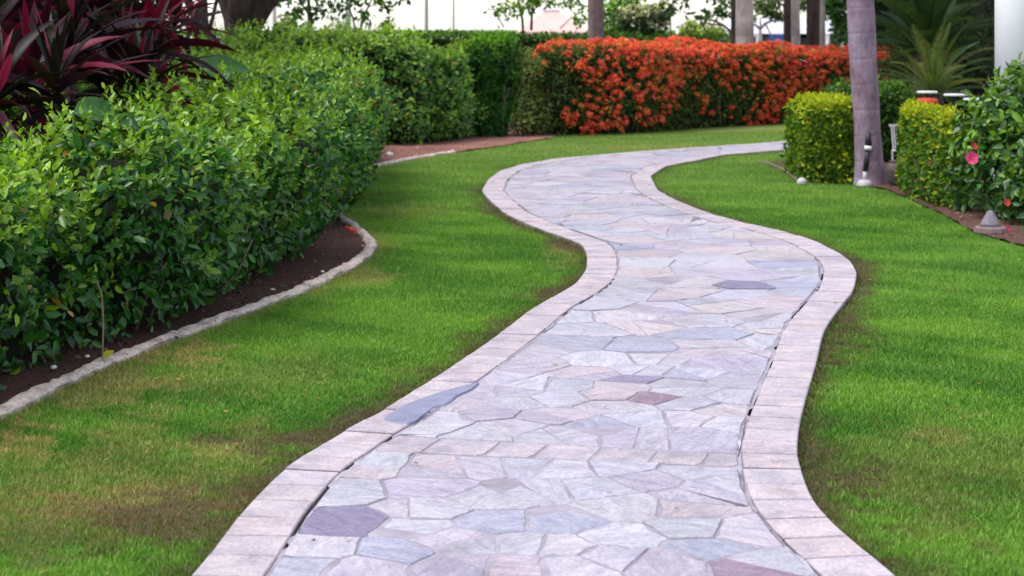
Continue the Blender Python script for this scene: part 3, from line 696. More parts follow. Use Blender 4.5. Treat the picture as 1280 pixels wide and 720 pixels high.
# ------------------------------------------------------------------ hedges
def make_hedge(name, label, cat, H, nleaf, size, asp, dark, light, young, mat, tpl=LT6, w=(1, 1, .3), caps=0, individual=0, stray=.08, depth=.055, group=None, youngtop=.5, youngside=.08, inset=.13, old=None, stems=0, tumble=.65, shoots=0, shoot_len=.10, var=.25):
    root = empty(name, (float(H.f[H.n // 2][0]), float(H.f[H.n // 2][1]), 0), label, cat, group)
    rl = np.array(root.location)
    P, N = H.sample(nleaf, w)
    if caps:
        p2, n2 = H.endcaps(caps); P, N = np.r_[P, p2], np.r_[N, n2]
    thin = rng.random(len(P)) < np.clip(.34 + P[:, 2] / .28, 0, 1); P, N = P[thin], N[thin]
    hgt = P[:, 2] / H.h.mean(); topness = np.clip((N[:, 2] - .25) / .6, 0, 1)
    P, fr, L, W, d = hedge_leaves(P, N, depth, stray, size, asp, var, tumble)
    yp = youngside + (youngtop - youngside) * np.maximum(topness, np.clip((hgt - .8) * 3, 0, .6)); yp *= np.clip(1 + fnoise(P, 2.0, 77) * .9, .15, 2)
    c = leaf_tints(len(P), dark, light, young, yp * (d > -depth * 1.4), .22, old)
    if shoots:
        sp, sn = H.sample(shoots, w); kz = sp[:, 2] > .25; sp, sn = sp[kz], sn[kz]
        q = sprigs(sp - sn * .02, sn, shoot_len, size, asp); m = len(sp); tone = np.tile(np.clip(rng.normal(.22, .28, m) + .7 * np.clip(sn[:, 2], 0, 1) * youngtop, 0, 1), 7) * (.55 + .45 * q[6])
        cs = mix(np.array(light) * .8, np.array(young), tone) * (1 + rng.normal(size=len(tone)) * .15)[:, None].clip(.6, 1.4)
        P = np.r_[P, q[0]]; fr = tuple(np.r_[a_, b_] for a_, b_ in zip(fr, q[1:4])); L = np.r_[L, q[4]]; W = np.r_[W, q[5]]; c = np.r_[c, cs]; d = np.r_[d, np.zeros(len(tone))]
    P = P - rl
    if individual:
        Pw = P + rl; s = (640 + Pw[:, 0] / Pw[:, 1] * FPX > 2) & (640 + Pw[:, 0] / Pw[:, 1] * FPX < 1278) & (d > -.03)
        fy = (fr[2] * np.array([0, -1, .35])).sum(1)
        sc = np.where(s, L / Pw[:, 1] * np.clip(np.abs(fy), .2, 1), -1); ix = np.argsort(-sc)[:individual]; m_ = np.ones(len(P), bool); m_[ix] = False
        leaf_objects(root, Pw[ix], tuple(f[ix] for f in fr), L[ix], W[ix], c[ix], mat, tpl)
        P, fr, L, W, c = P[m_], tuple(f[m_] for f in fr), L[m_], W[m_], c[m_]
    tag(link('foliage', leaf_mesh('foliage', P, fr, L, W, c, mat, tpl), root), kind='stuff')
    V, F = H.core(inset); link('inner_shade', mesh('inner_shade', V - rl, F, M_CORE), root)  # solid hull coloured as shaded interior, blocks the view through the leaves
    for k in range(stems):
        a = random.random(); p, nn = H.ev(np.array([a, a]), np.array([.02, .5])); mb = MB()
        b = Vector(p[0] - nn[0] * .07 - rl); e = Vector(p[1] - nn[1] * .05 - rl) + Vector((random.uniform(-.15, .15), random.uniform(-.1, .1), random.uniform(-.1, .1)))
        m2 = (b + e) / 2 + Vector((random.uniform(-.06, .06), random.uniform(-.06, .06), 0)); b.z = -.01
        mb.tube([b, m2, e], [.009, .007, .004], 6); mb.build('stem', M_TWIG, root, smooth=True)
    return root
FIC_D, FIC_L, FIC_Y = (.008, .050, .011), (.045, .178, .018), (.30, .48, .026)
# the long left hedge: front line follows the curb, its top runs back a long way
lf = smooth_curve(np.array([[-3.3, 5.6], G(-60, 532), G(0, 497), G(80, 470), G(170, 436), G(260, 402), G(340, 361), G(400, 318), [-1.32, 13.7], [-1.22, 15.0], [-1.38, 17.0], [-1.65, 19.5], [-2.05, 22.6]]), .1, .25)
lb = smooth_curve(np.array([[-5.2, 6.6], [-4.6, 8.3], [-4.2, 9.3], [-3.75, 10.6], [-3.8, 12], [-4.3, 14], [-4.9, 17], [-5.4, 20], [-5.9, 23.5], [-6.2, 26]]), .1, .25)
HL = Hedge(lf, lb, .87, 1.13, r=.36, under=.16, lump=.18, lsc=3.4, seed=3)
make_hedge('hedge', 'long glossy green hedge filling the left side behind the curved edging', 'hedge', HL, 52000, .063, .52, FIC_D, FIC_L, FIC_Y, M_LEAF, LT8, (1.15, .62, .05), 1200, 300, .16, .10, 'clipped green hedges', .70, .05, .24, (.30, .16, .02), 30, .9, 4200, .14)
# dark green hedge facing the camera further back
mf = np.array([[-6.2, 25.6], [-3.2, 23.9], [-1.85, 23.0], G(520, 183), G(575, 177), G(598, 174)])
mbk = mf + np.array([-.25, 1.35])
HM = Hedge(mf, mbk, 1.40, 1.42, r=.34, under=.12, lump=.27, lsc=2.4, seed=8)
make_hedge('hedge', 'dark green ragged hedge standing on reddish soil behind the long left hedge', 'hedge', HM, 15000, .076, .48, (.018, .09, .016), (.13, .30, .04), (.40, .58, .06), M_LEAF, LT6, (1.4, 1, .1), 700, 0, .12, .09, 'clipped green hedges', .6, .14, .17, (.28, .20, .03), 10, .85, 900, .13)
# narrow column shrub and the straggly shrub next to the red flowers
g = G(612, 173); hf = np.array([[g[0] - .28, g[1] + .02], [g[0] + .33, g[1] + .12]])
HC = Hedge(hf, hf + np.array([0, .55]), 1.40, r=.2, under=.05, lump=.14, lsc=5, seed=12)
make_hedge('shrub', 'upright dark green shrub with bright green top between hedge and flowers', 'shrub', HC, 3600, .062, .38, (.012, .065, .014), (.055, .18, .025), (.22, .48, .02), M_LEAFM, LT6, (1.5, 1.2, .2), 500, 0, .1, .05, None, .9, .02, .11, None, 4, .65, 120, .13)
g0, g1 = G(640, 172), G(688, 171); hf = np.array([g0, g1])
HS = Hedge(hf, hf + np.array([.05, .7]), 1.16, 1.25, r=.22, under=.05, lump=.14, lsc=4.5, seed=14)
make_hedge('shrub', 'thin straggly olive shrub with bare stems at the left end of the red flowers', 'shrub', HS, 2300, .058, .42, (.07, .12, .025), (.26, .34, .09), (.50, .55, .22), M_LEAFM, LT6, (1.4, 1.1, .2), 400, 0, .14, .09, None, .3, .15, .2, (.40, .22, .12), 14)
# red flowering hedge
rf = np.array([G(664, 172), G(720, 170), G(800, 168), G(870, 161), G(990, 153.5), G(1075, 149), [7.2, 30.6]])
HR = Hedge(rf, rf + np.array([.2, 1.5]), 1.32, 1.08, r=.2, under=.06, lump=.075, lsc=3.6, seed=17)
hr = make_hedge('flowering_hedge', 'long hedge covered in orange red flower clusters along the far lawn', 'hedge', HR, 26000, .06, .45, (.018, .05, .012), (.095, .145, .03), (.30, .30, .06), M_LEAFM, LT6, (1.4, 1, .1), 900, 0, .1, .075, None, .5, .12, .16, (.30, .10, .02), 6, .7, 700, .11)
def bloom_mesh(seed, c):
    r = np.random.default_rng(seed); n = 9; V = []; F = []; T = []
    for k in range(n):
        th = r.uniform(0, 6.28); ph = math.acos(r.uniform(.05, 1)); d = np.array([math.sin(ph) * math.cos(th), math.sin(ph) * math.sin(th), math.cos(ph)]); p = d * .5
        a = np.cross(d, [.3, .5, .8]); a /= np.linalg.norm(a); b = np.cross(d, a); s = r.uniform(.22, .34); o = len(V)
        V += [p, p + a * s + d * .06, p + (a + b) * .32 * s + d * .02, p + b * s + d * .06, p + (b - a) * .32 * s + d * .02, p - a * s + d * .06, p - (a + b) * .32 * s + d * .02, p - b * s + d * .06, p + (a - b) * .32 * s + d * .02]
        F += [(o, o + i, o + i + 1) for i in range(1, 8)] + [(o, o + 8, o + 1)]; T += [np.array(c) * r.uniform(.7, 1.25)] * 9
    return np.array(V), F, np.array(T)
BLC = [(.88, .105, .035), (.90, .16, .04), (.82, .07, .04), (.92, .25, .055), (.88, .13, .08)]
bms = []
for k in range(10):
    V, F, T = bloom_mesh(k, BLC[k % 5]); bms.append((V, F, T, mesh('flower_cluster', V, F, M_PETAL, T)))
P, N = HR.sample(8200, (1.35, 1.0, 0)); rl = np.array(hr.location)
wt = np.clip(.26 + .9 * np.clip(P[:, 2] / 1.25, 0, 1) ** 1.5 + .5 * fnoise(P, 2.6, 61) + .35 * fnoise(P, 7, 62), 0, 1); wt *= np.clip((P[:, 0] - .25) / 1.1 + .2, .1, 1)
sel = rng.random(len(P)) < np.clip(wt * 1.6 - .32, .02, 1) * .50; P, N = P[sel], N[sel]
vis = (P[:, 0] / P[:, 1] * FPX + 640 < 1068); order = np.argsort(np.where(vis, -N[:, 1] * -1 + P[:, 2] * -.1, 9)); P, N = P[order], N[order]
SV, SF, ST = [], [], []
for i in range(len(P)):
    V, F, T, me = bms[random.randrange(10)]; s = random.uniform(.055, .105); q = Vector(unit((N[i] + np.array([0, -.3, .55]) + rng.normal(size=3) * .25)[None])[0]).to_track_quat('Z', 'Y')
    p = Vector(P[i] + N[i] * random.uniform(-.01, .05) - rl)
    if i < 300:
        link('flower_cluster', me, hr, p, q.to_euler(), s)
    else:
        Mx = np.array(q.to_matrix()); o = len(SV); SV += list((V * s) @ Mx.T + np.array(p)); SF += [tuple(j + o for j in f) for f in F]; ST += list(T)
tag(link('flower_clusters', mesh('flower_clusters', SV, SF, M_PETAL, np.array(ST)), hr), kind='stuff')
print('blooms', len(P))
# thin clipped hedge far behind
ff = np.array([at(330, 60, 31).xy, at(500, 60, 31.5).xy, at(640, 60, 32).xy, at(800, 60, 32.5).xy, at(860, 60, 33).xy])
HF = Hedge(np.array(ff), np.array(ff) + np.array([0, .8]), 1.47, 1.43, r=.12, under=0, lump=.05, lsc=2.5, seed=19)
make_hedge('hedge', 'low clipped dark hedge in the distance behind the red flowers', 'hedge', HF, 9000, .085, .5, (.014, .05, .010), (.05, .13, .02), (.16, .28, .02), M_LEAFM, LT4, (.5, 1.6, .1), 300, 0, .08, .05, 'clipped green hedges', .6, .1, .13)
# box hedges at right
BX_D, BX_L, BX_Y = (.025, .080, .010), (.10, .21, .018), (.52, .56, .02)
b0, b1 = G(1004, 229.5), G(1074, 232)
bf = np.array([b0, b1]); HB = Hedge(bf, bf + np.array([.2, 1.9]), .80, r=.10, under=.05, lump=.035, lsc=5, seed=23)
make_hedge('box_hedge', 'square clipped yellow green hedge standing left of the purple palm trunk', 'hedge', HB, 9000, .050, .55, BX_D, BX_L, BX_Y, M_LEAFM, LT6, (1.4, .75, .1), 2600, 0, .05, .055, 'box hedges by the palm', .97, .16, .12, None, 0, .65, 700, .06)
b0, b1 = G(1127, 246), G(1212, 276); bf = np.array([b0, G(1170, 260), G(1206, 270)])
HB2 = Hedge(bf, bf + np.array([.25, 1.0]), .80, .79, r=.10, under=.05, lump=.05, lsc=5, seed=25)
make_hedge('box_hedge', 'clipped yellow green hedge right of the palm with gaps in its face', 'hedge', HB2, 6500, .050, .55, BX_D, BX_L, BX_Y, M_LEAFM, LT6, (1.4, .9, .1), 1100, 0, .06, .06, 'box hedges by the palm', .9, .2, .13, (.22, .07, .03), 6, .7, 600, .07)
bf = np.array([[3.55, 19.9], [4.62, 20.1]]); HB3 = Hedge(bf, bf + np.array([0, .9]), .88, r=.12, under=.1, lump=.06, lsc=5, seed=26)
make_hedge('box_hedge', 'dark green hedge directly behind the purple palm trunk', 'hedge', HB3, 4500, .055, .5, (.018, .06, .010), (.06, .15, .02), (.2, .36, .02), M_LEAFM, LT6, (1.3, 1, .1), 500, 0, .06, .06, 'box hedges by the palm', .5, .08, .12)

# ------------------------------------------------------------------ generic leaf blobs, trees
def blob_leaves(blobs, n, size, asp, dark, light, young, yp, tpl=LT6, hollow=.55, down=.35, tumble=.9, var=.25):
    """leaves in the outer part of several ellipsoids (cx,cy,cz,rx,ry,rz)"""
    B = np.array(blobs, float); vol = (B[:, 3] * B[:, 4] * B[:, 5]) ** (2 / 3); k = rng.choice(len(B), n, p=vol / vol.sum())
    d = unit(rng.normal(size=(n, 3))); rr = hollow + (1.06 - hollow) * rng.random(n) ** .6
    lump = 1 + .18 * fnoise(d * 2 + B[k, :3], 2.2, 91)
    P = B[k, :3] + d * B[k, 3:6] * (rr * lump)[:, None]
    L = size * (1 + rng.normal(size=n) * var).clip(.5, 1.7); W = L * asp
    c = leaf_tints(n, dark, light, young, yp * np.clip(.4 + d[:, 2], 0, 1.3), .22)
    return P, leaf_frames(unit(d + np.array([0, 0, .5])), tumble, down, .3), L, W, c
def tree(name, label, base, limbs, blobs, n, size, asp, dark, light, young, yp, bark, mat=M_LEAFM, tpl=LT6, hollow=.2, group=None, cat='tree', down=.5):
    root = empty(name, base, label, cat, group); b = Vector(base)
    mb = MB(); P, r = limbs[0]; mb.tube([Vector(p) - b for p in P], r, 12); mb.build('trunk', bark, root, smooth=True)
    for P, r in limbs[1:]:
        mb = MB(); mb.tube([Vector(p) - b for p in P], r, 8); mb.build('limb', bark, root, smooth=True)
    if n:
        P, fr, L, W, c = blob_leaves(blobs, n, size, asp, dark, light, young, yp, tpl, hollow, down)
        tag(link('crown', leaf_mesh('crown', P - np.array(base), fr, L, W, c, mat, tpl), root), kind='stuff')
    return root
def A(px, py, Y): return tuple(at(px, py, Y))
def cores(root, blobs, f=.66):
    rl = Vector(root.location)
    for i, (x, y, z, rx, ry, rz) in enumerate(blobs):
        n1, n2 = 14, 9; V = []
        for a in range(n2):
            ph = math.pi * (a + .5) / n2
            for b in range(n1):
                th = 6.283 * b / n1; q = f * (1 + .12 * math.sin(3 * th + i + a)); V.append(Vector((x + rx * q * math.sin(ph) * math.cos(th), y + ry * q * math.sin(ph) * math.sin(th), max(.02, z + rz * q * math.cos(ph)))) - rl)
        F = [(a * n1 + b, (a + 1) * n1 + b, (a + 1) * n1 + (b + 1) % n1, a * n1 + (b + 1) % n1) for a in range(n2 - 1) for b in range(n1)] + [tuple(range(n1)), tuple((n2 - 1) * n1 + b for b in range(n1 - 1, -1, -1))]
        mb = MB(); mb.add(V, F); mb.build('inner_shade', M_CORE, root)  # solid filler, its near-black colour is painted interior shade
# big dark tree at upper left, forked trunk
Y0 = 27.0
tb = (at(300, 60, Y0).x, Y0, 0)
tree('tree', 'big dark trunked tree forking just above the hedge beside the red plants', tb,
     [([tb, A(302, 60, Y0), A(303, 40, Y0), A(300, 18, Y0), A(287, -6, Y0), A(272, -60, Y0), A(262, -150, Y0)], [.34, .30, .275, .27, .20, .17, .12]),
      ([A(307, 38, Y0), A(318, 20, Y0 - .05), A(334, -2, Y0 - .1), A(362, -34, Y0 - .2), A(400, -90, Y0)], [.22, .20, .17, .14, .1]),
      ([A(303, 30, Y0 - .1), A(300, 5, Y0 - .2), A(306, -30, Y0 - .3), A(310, -120, Y0)], [.20, .20, .16, .1])],
     [(-4.2, 25.5, 5.6, 2.6, 2.4, 1.5), (-6.4, 22, 5.2, 2.3, 2.8, 1.3), (-3.2, 28, 6.2, 2.2, 2.2, 1.4), (-6.8, 17.5, 4.8, 2.2, 2.8, 1.2), (-6.5, 13.5, 4.2, 2.0, 2.4, 1.0), (-4.4, 11.8, 3.2, 1.6, 2.2, .7), (-4.6, 15.5, 3.6, 1.5, 2.0, .8), (-5.6, 18.5, 3.8, 1.5, 2.0, .8)], 13000, .24, .5, (.02, .06, .012), (.06, .14, .02), (.15, .25, .02), .2, M_BARK, tpl=LT4, hollow=.1)  # low forward blobs: unseen canopy added to shade the cordylines
Y0 = 25.5; tb = (at(247, 60, Y0).x, Y0, 0)
tree('tree', 'slender dark multi stemmed tree left of the big forked trunk', tb,
     [([tb, A(252, 60, Y0), A(254, 35, Y0), A(253, 0, Y0), A(252, -80, Y0)], [.13, .10, .085, .075, .05]),
      ([A(254, 48, Y0), A(243, 18, Y0), A(231, -8, Y0), A(215, -60, Y0)], [.085, .075, .07, .05]),
      ([A(258, 52, Y0), A(266, 22, Y0), A(272, -5, Y0), A(280, -60, Y0)], [.04, .03, .028, .02])],
     [(-5.3, 25.5, 4.2, 1.4, 1.4, 1.0)], 1500, .16, .45, (.02, .06, .012), (.06, .14, .02), (.15, .25, .02), .2, M_BARK, tpl=LT4, hollow=.1)

# dark evergreen mass behind the cordylines
DS1 = [(-6.2, 19.5, 1.0, 1.6, 1.0, 1.6), (-8.0, 18, 1.2, 1.8, 1.2, 1.8), (-5.1, 20.5, 1.1, .9, .8, 1.3), (-4.0, 13.9, .8, .7, .6, 1.3), (-3.4, 13.0, .5, .5, .5, .95), (-5.2, 15, 1.0, 1.4, .9, 1.8), (-3.7, 16.5, .9, .6, .6, 1.1), (-5.6, 19.5, 1.9, 1.2, .8, .8), (-6.9, 17, 2.0, 1.3, .8, .9), (-5.0, 22.5, 1.3, .7, .6, 1.1)]
rt = empty('shrub', (-7.0, 19, 0), 'tall very dark shrub mass behind the red leaved plants at upper left', 'shrub')
P, fr, L, W, c = blob_leaves(DS1, 26000, .11, .42, (.008, .02, .008), (.022, .05, .014), (.05, .09, .02), .1, LT6, .5)
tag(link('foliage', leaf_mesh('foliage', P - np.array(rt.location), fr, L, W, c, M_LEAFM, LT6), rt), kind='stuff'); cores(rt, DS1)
mb = MB()
for k in range(7):
    x = random.uniform(-7.6, -4.2) + 7.0; y = random.uniform(14.5, 20) - 19; mb.tube([(x, y, 0), (x + random.uniform(-.2, .2), y, .8), (x + random.uniform(-.4, .4), y, 1.6)], [.03, .025, .015], 6)
mb.build('stems', M_BARK, rt)

# ------------------------------------------------------------------ red cordylines
def strap(Ln, Wd, bend, c, seg=7, tw=0.0):
    V = []; F = []; T = []; x = z = 0; a = 0.0
    for i in range(seg + 1):
        t = i / seg; wv = Wd * .5 * (min(1, .28 + 3.2 * t) * (1 - t ** 3.2) + .01); tw_ = tw * t
        for s in (-1, 0, 1):
            V.append((x, s * wv * math.cos(tw_), z + (abs(s) * wv * .38) + s * wv * math.sin(tw_)))
            cc = np.array(c) * (1.0 if s else .75); T.append(cc)
        a = bend * t ** 1.3; x += Ln / seg * math.cos(a); z -= Ln / seg * math.sin(a)
    for i in range(seg):
        for s in (0, 1): F.append((i * 3 + s, (i + 1) * 3 + s, (i + 1) * 3 + s + 1, i * 3 + s + 1))
    return mesh('leaf', V, F, M_CORDY, np.array(T), True)
M_CORDY = mat_leaf('cordyline_leaf', .45, .2, .2, (1.4, .7, .9))
CC = [(.022, .007, .011), (.014, .008, .010), (.013, .012, .008), (.05, .007, .017), (.17, .010, .038), (.34, .03, .09), (.026, .024, .010), (.026, .008, .016), (.013, .022, .009)]
SM = [[strap(1.0, .085 + .03 * (k % 3), b, c, tw=random.uniform(-.5, .5)) for k, b in enumerate((.1, .4, .8, 1.4))] for c in CC]
def cordyline(px, py, Y, n, ln, cw, label, cane=True):
    hd = at(px, py, Y); root = empty('cordyline', (hd.x + random.uniform(-.1, .1), Y + random.uniform(0, .15), 0), label, 'cordyline', 'red leaved plants behind the left hedge')
    b = Vector(root.location); mb = MB(); mb.tube([(0, 0, 0), (Vector((hd.x, hd.y, hd.z * .5)) - b) + Vector((.03, 0, 0)), hd - b, hd - b + Vector((0, 0, .12))], [.022, .019, .017, .012], 8); mb.build('cane', M_BARK, root, smooth=True)
    n = int(n * 1.5)
    for k in range(n):
        t = k / n; az = k * 2.39996 + random.uniform(-.3, .3); el = R(82 - 105 * t + random.uniform(-10, 10))
        ci = random.choices(range(len(CC)), cw)[0]; me = SM[ci][min(3, int(t * 3 + random.random() * 1.4))]
        o = link('leaf', me, root, hd - b + Vector((0, 0, .12 - .22 * t)), (random.uniform(-.5, .5), -el, az), ln * random.uniform(.75, 1.15) * (.7 + .5 * min(1, t * 2.5)))
    return root
DARKW = (4, 5, 4, 2, .5, .1, 4, 3, 4); REDW = (4, 2, 1, 4, 4, 1.5, 1, 4, 1); PINKW = (2, 1, 0, 4, 6, 4, 0, 4, 0)
for a in [(35, 118, 10.2, 24, .62, (4, 3, 1, 5, 4, 1.5, 2, 3, 1), 'red edged cordyline with arching leaves nearest the left picture edge'),
          (-30, 80, 10.8, 22, .66, REDW, 'cordyline partly cut off by the left picture edge'),
          (88, 70, 11.0, 24, .66, DARKW, 'dark burgundy cordyline behind the hedge in the upper left corner'),
          (150, 105, 11.6, 24, .62, (4, 4, 2, 4, 2, .5, 4, 3, 2), 'dark cordyline with one magenta leaf reaching over the hedge top'),
          (120, 12, 12.4, 22, .70, REDW, 'tall crimson leaved cordyline rising above the others'),
          (186, 62, 13.2, 24, .66, REDW, 'crimson and green cordyline leaning towards the bright hedge top'),
          (205, 15, 14.5, 22, .60, PINKW, 'bright pink leaved cordyline near the slender dark stems'),
          (45, 10, 12.8, 20, .70, DARKW, 'tall dark cordyline at the top left behind the arching one'),
          (218, 38, 20.0, 16, .60, PINKW, 'smaller magenta cordyline further back left of the dark tree stems'),
          (70, 120, 9.9, 22, .50, DARKW, 'low dark cordyline whose leaves hang onto the near hedge top'), (175, 120, 11.2, 20, .50, DARKW, 'low dark cordyline right of the arching ones, touching the hedge'), (-5, 130, 9.6, 20, .5, (4, 3, 2, 5, 3, 2, 2, 3, 1), 'low red streaked cordyline in the corner where hedge meets picture edge'),
          (236, 42, 23.5, 12, .50, PINKW, 'smallest and farthest magenta cordyline at the foot of the slender dark stems')]:
    cordyline(*a)
# big arum leaves lying on the hedge top
def arum(px, py, Y, ln, rz, tilt, c, label):
    p = at(px, py, Y); n = 14; V = []; T = []
    for i in range(n):
        t = i / (n - 1); wv = .34 * ln * (math.sin(math.pi * min(1, t ** .75)) ** .8 + .02); zc = -.35 * ln * t * t
        for s in (-1, -.5, 0, .5, 1): V.append((ln * t, s * wv, zc + abs(s) * wv * .28 + (.012 if s in (-.5, .5) else 0) * math.sin(t * 30))); T.append(np.array(c) * (1.25 if s == 0 else 1))
    F = [(i * 5 + k, (i + 1) * 5 + k, (i + 1) * 5 + k + 1, i * 5 + k + 1) for i in range(n - 1) for k in range(4)]
    root = empty('arum_plant', (p.x, p.y, 0), label, 'plant'); link('leaf', mesh('leaf', V, F, M_LEAF, np.array(T), True), root, (0, 0, p.z), (R(40), tilt, rz))
    mb = MB(); mb.tube([(.02, .05, 0), (.01, .02, p.z * .6), (0, 0, p.z)], [.014, .012, .009], 7); mb.build('stalk', M_LEAFM, root, smooth=True, tint=(.05, .13, .02))
arum(246, 92, 15.5, .46, R(8), R(-18), (.03, .12, .015), 'single large dark green arum leaf standing out of the bright hedge top')
arum(92, 140, 8.9, .26, R(15), R(-5), (.03, .10, .015), 'large olive green arum leaf on the hedge below the red plants')

# ------------------------------------------------------------------ main palm at right
def palm_trunk(name, label, Y, rows, bark, group=None, ring=.25, crown=True, base_z=0.0, frond_len=1.9, height=5.2, cat='palm tree'):
    """rows: (py, xleft, xright) from the base up"""
    pts = []
    for py, x0, x1 in rows:
        c = at((x0 + x1) / 2, py, Y); pts.append((c.x, c.z, (x1 - x0) / 2 / FPX * Y))
    pts[0] = (pts[0][0], base_z - .02, pts[0][2])
    pts.append((pts[-1][0] - .03, height, pts[-1][2] * .8))
    P = np.array(pts); root = empty(name, (P[0][0], Y, base_z), label, cat, group)
    z = np.arange(P[0, 1], height, .0125)
    x = np.interp(z, P[:, 1], P[:, 0]); r = np.interp(z, P[:, 1], P[:, 2]); ph = (z / ring) % 1
    r = r * (1 - .02 * (np.minimum(ph, 1 - ph) < .05) + .008 * np.sin(z * 9))
    mb = MB(); mb.tube([(x[i] - P[0, 0], 0, z[i] - base_z) for i in range(len(z))], list(r), 20)
    me = mb.build('trunk', bark, root, smooth=True)
    if crown:
        for k in range(11):
            az = k * 2.4; el = R(random.uniform(5, 65)); fm = FRONDS[k % 3]
            link('frond', fm, root, (x[-1] - P[0, 0], 0, height - base_z), (random.uniform(-.3, .3), -el, az), frond_len)
    return root
def frond_mesh(nl=34, lw=.022, ll=.26, bend=.7, c=(.03, .08, .015), vee=.5, cr=(.07, .09, .02)):
    V = []; F = []; T = []; pts = []; x = z = 0
    for i in range(nl + 1):
        t = i / nl; a = bend * t ** 1.5; pts.append((x, z, a)); x += math.cos(a) / nl; z -= math.sin(a) / nl
    for i in range(nl):
        (x0, z0, a0), (x1, z1, a1) = pts[i], pts[i + 1]; o = len(V); r = .010 * (1 - .8 * i / nl)
        V += [(x0, -r, z0), (x0, r, z0), (x0, 0, z0 + r * 1.4), (x1, -r, z1), (x1, r, z1), (x1, 0, z1 + r * 1.4)]; F += [(o, o + 3, o + 5, o + 2), (o + 2, o + 5, o + 4, o + 1), (o, o + 1, o + 4, o + 3)]; T += [cr] * 6
    for i in range(3, nl + 1):
        t = i / nl; l = ll * (math.sin(math.pi * (.12 + .86 * t ** .8)) ** .7); x0, z0, a0 = pts[i]
        for s in (-1, 1):
            o = len(V); sw = .5 + .5 * t; d = np.array([math.cos(a0) * sw, s * math.cos(vee), -math.sin(a0) * sw + math.sin(vee)]); d /= np.linalg.norm(d); cc = np.array(c) * random.uniform(.75, 1.3)
            p = np.array([x0, 0, z0]); b = np.array([lw * .5, 0, 0])
            m_ = p + d * l * .55; e = p + d * l - np.array([0, 0, l * .12])
            V += [p - b, p + b, m_ + b, m_ - b, e]; F += [(o, o + 1, o + 2, o + 3), (o + 3, o + 2, o + 4)]; T += [cc] * 5
    return mesh('frond', V, F, M_LEAFM, np.array(T))
FRONDS = [frond_mesh(30, .03, .30, b, (.03, .085, .015), .1) for b in (.8, 1.2, 1.6)]
palm_trunk('palm_tree', 'purplish grey ringed palm trunk rising from the lawn edge between box hedges', at(1088, 232, 17.3).y,
           [(234, 1066, 1110), (222, 1068, 1108), (200, 1068.5, 1104), (160, 1067.5, 1100.5), (120, 1065, 1098.5), (80, 1062, 1096), (40, 1060, 1094.5), (0, 1058.5, 1092.5)], M_PALM, None, .25, True, 0, 2.2, 6.0)

# ------------------------------------------------------------------ cycads
def cycad(px, py, Y, n, ln, ms, label, trunk_r=.14, e0=88, e1=5, azs=None):
    p = at(px, py, Y); root = empty('cycad', (p.x, p.y, 0), label, 'cycad')
    mb = MB(); z = np.linspace(0, p.z, 14); mb.tube([(0, 0, q) for q in z], [trunk_r * (1 + .09 * (i % 2)) for i in range(14)], 12); mb.build('trunk', M_BARK, root)
    for k in range(n):
        t = k / n; az = k * 2.39996; el = R(e0 + (e1 - e0) * t ** .8 + random.uniform(-5, 5))
        link('frond', random.choice(ms), root, (0, 0, p.z - .05 * t), (random.uniform(-.15, .15), -el, az), ln * random.uniform(.85, 1.1))
cy1 = [frond_mesh(28, .010, .17, b, c, .5, (.09, .085, .02)) for b, c in ((.35, (.12, .16, .03)), (.6, (.09, .14, .035)), (.95, (.14, .15, .035)), (.75, (.08, .16, .08)))]
cycad(1166, 116, 22.8, 44, .95, cy1, 'sago cycad with stiff olive fronds spreading above the right box hedge', .13, 86, 2)
cy2 = [frond_mesh(48, .014, .17, b, c, .5, (.03, .035, .012)) for b, c in ((.35, (.022, .05, .015)), (.6, (.018, .042, .015)), (.8, (.03, .058, .015)))]
cycad(1160, 62, 25.0, 50, 1.5, cy2, 'large very dark cycad with long fronds filling the upper right corner', .2, 88, -8)
DS2 = [(7.15, 33.6, 1.3, .9, .8, 1.8), (6.6, 27.9, 1.0, .75, .8, 1.7), (7.3, 27.6, 1.2, 1.2, .9, 2.0), (8.6, 27.5, 1.2, 1.2, 1, 1.9), (6.45, 26.6, .6, .7, .6, 1.2), (7.4, 26.4, .6, .9, .6, 1.1)]
rt = empty('shrub', (6.6, 27.5, 0), 'dark leafy shrub mass behind the cycads and the white column', 'shrub')
P, fr, L, W, c = blob_leaves(DS2, 16000, .13, .4, (.008, .022, .008), (.02, .045, .012), (.06, .10, .02), .1, LT6, .55)
tag(link('foliage', leaf_mesh('foliage', P - np.array(rt.location), fr, L, W, c, M_LEAFM, LT6), rt), kind='stuff'); cores(rt, DS2)
mb = MB()
for k in range(6): x = random.uniform(-.8, 1.6); mb.tube([(x, 0, 0), (x + .1, 0, 1.0), (x - .1, 0, 2.0)], [.04, .03, .02], 6)
mb.build('stems', M_BARK, rt)

# ------------------------------------------------------------------ hibiscus bush with pink flowers
rt = empty('hibiscus_bush', (4.25, 14.6, 0), 'leafy hibiscus bush with pink blooms at the right edge of the lawn', 'bush')
bl = [(3.96, 14.2, 0.45, 0.3, 0.35, 0.42), (4.22, 14.4, 0.8, 0.36, 0.4, 0.4), (3.92, 14.5, 0.72, 0.24, 0.3, 0.3), (4.28, 14.7, 1.0, 0.28, 0.35, 0.27), (4.55, 14.2, 0.6, 0.5, 0.4, 0.6), (4.07, 13.75, 0.27, 0.26, 0.28, 0.29), (4.32, 13.4, 0.42, 0.32, 0.3, 0.44), (3.84, 14.7, 0.42, 0.2, 0.3, 0.36), (4.12, 13.6, 0.55, 0.2, 0.2, 0.25)]
P, fr, L, W, c = blob_leaves(bl, 6500, .080, .5, (.02, .07, .018), (.06, .16, .025), (.20, .36, .03), .5, LT8, .6, .45, .8)
k = P[:, 2] > .03; P, L, W, c = P[k], L[k], W[k], c[k]; fr = tuple(f[k] for f in fr)
px = 640 + P[:, 0] / P[:, 1] * FPX
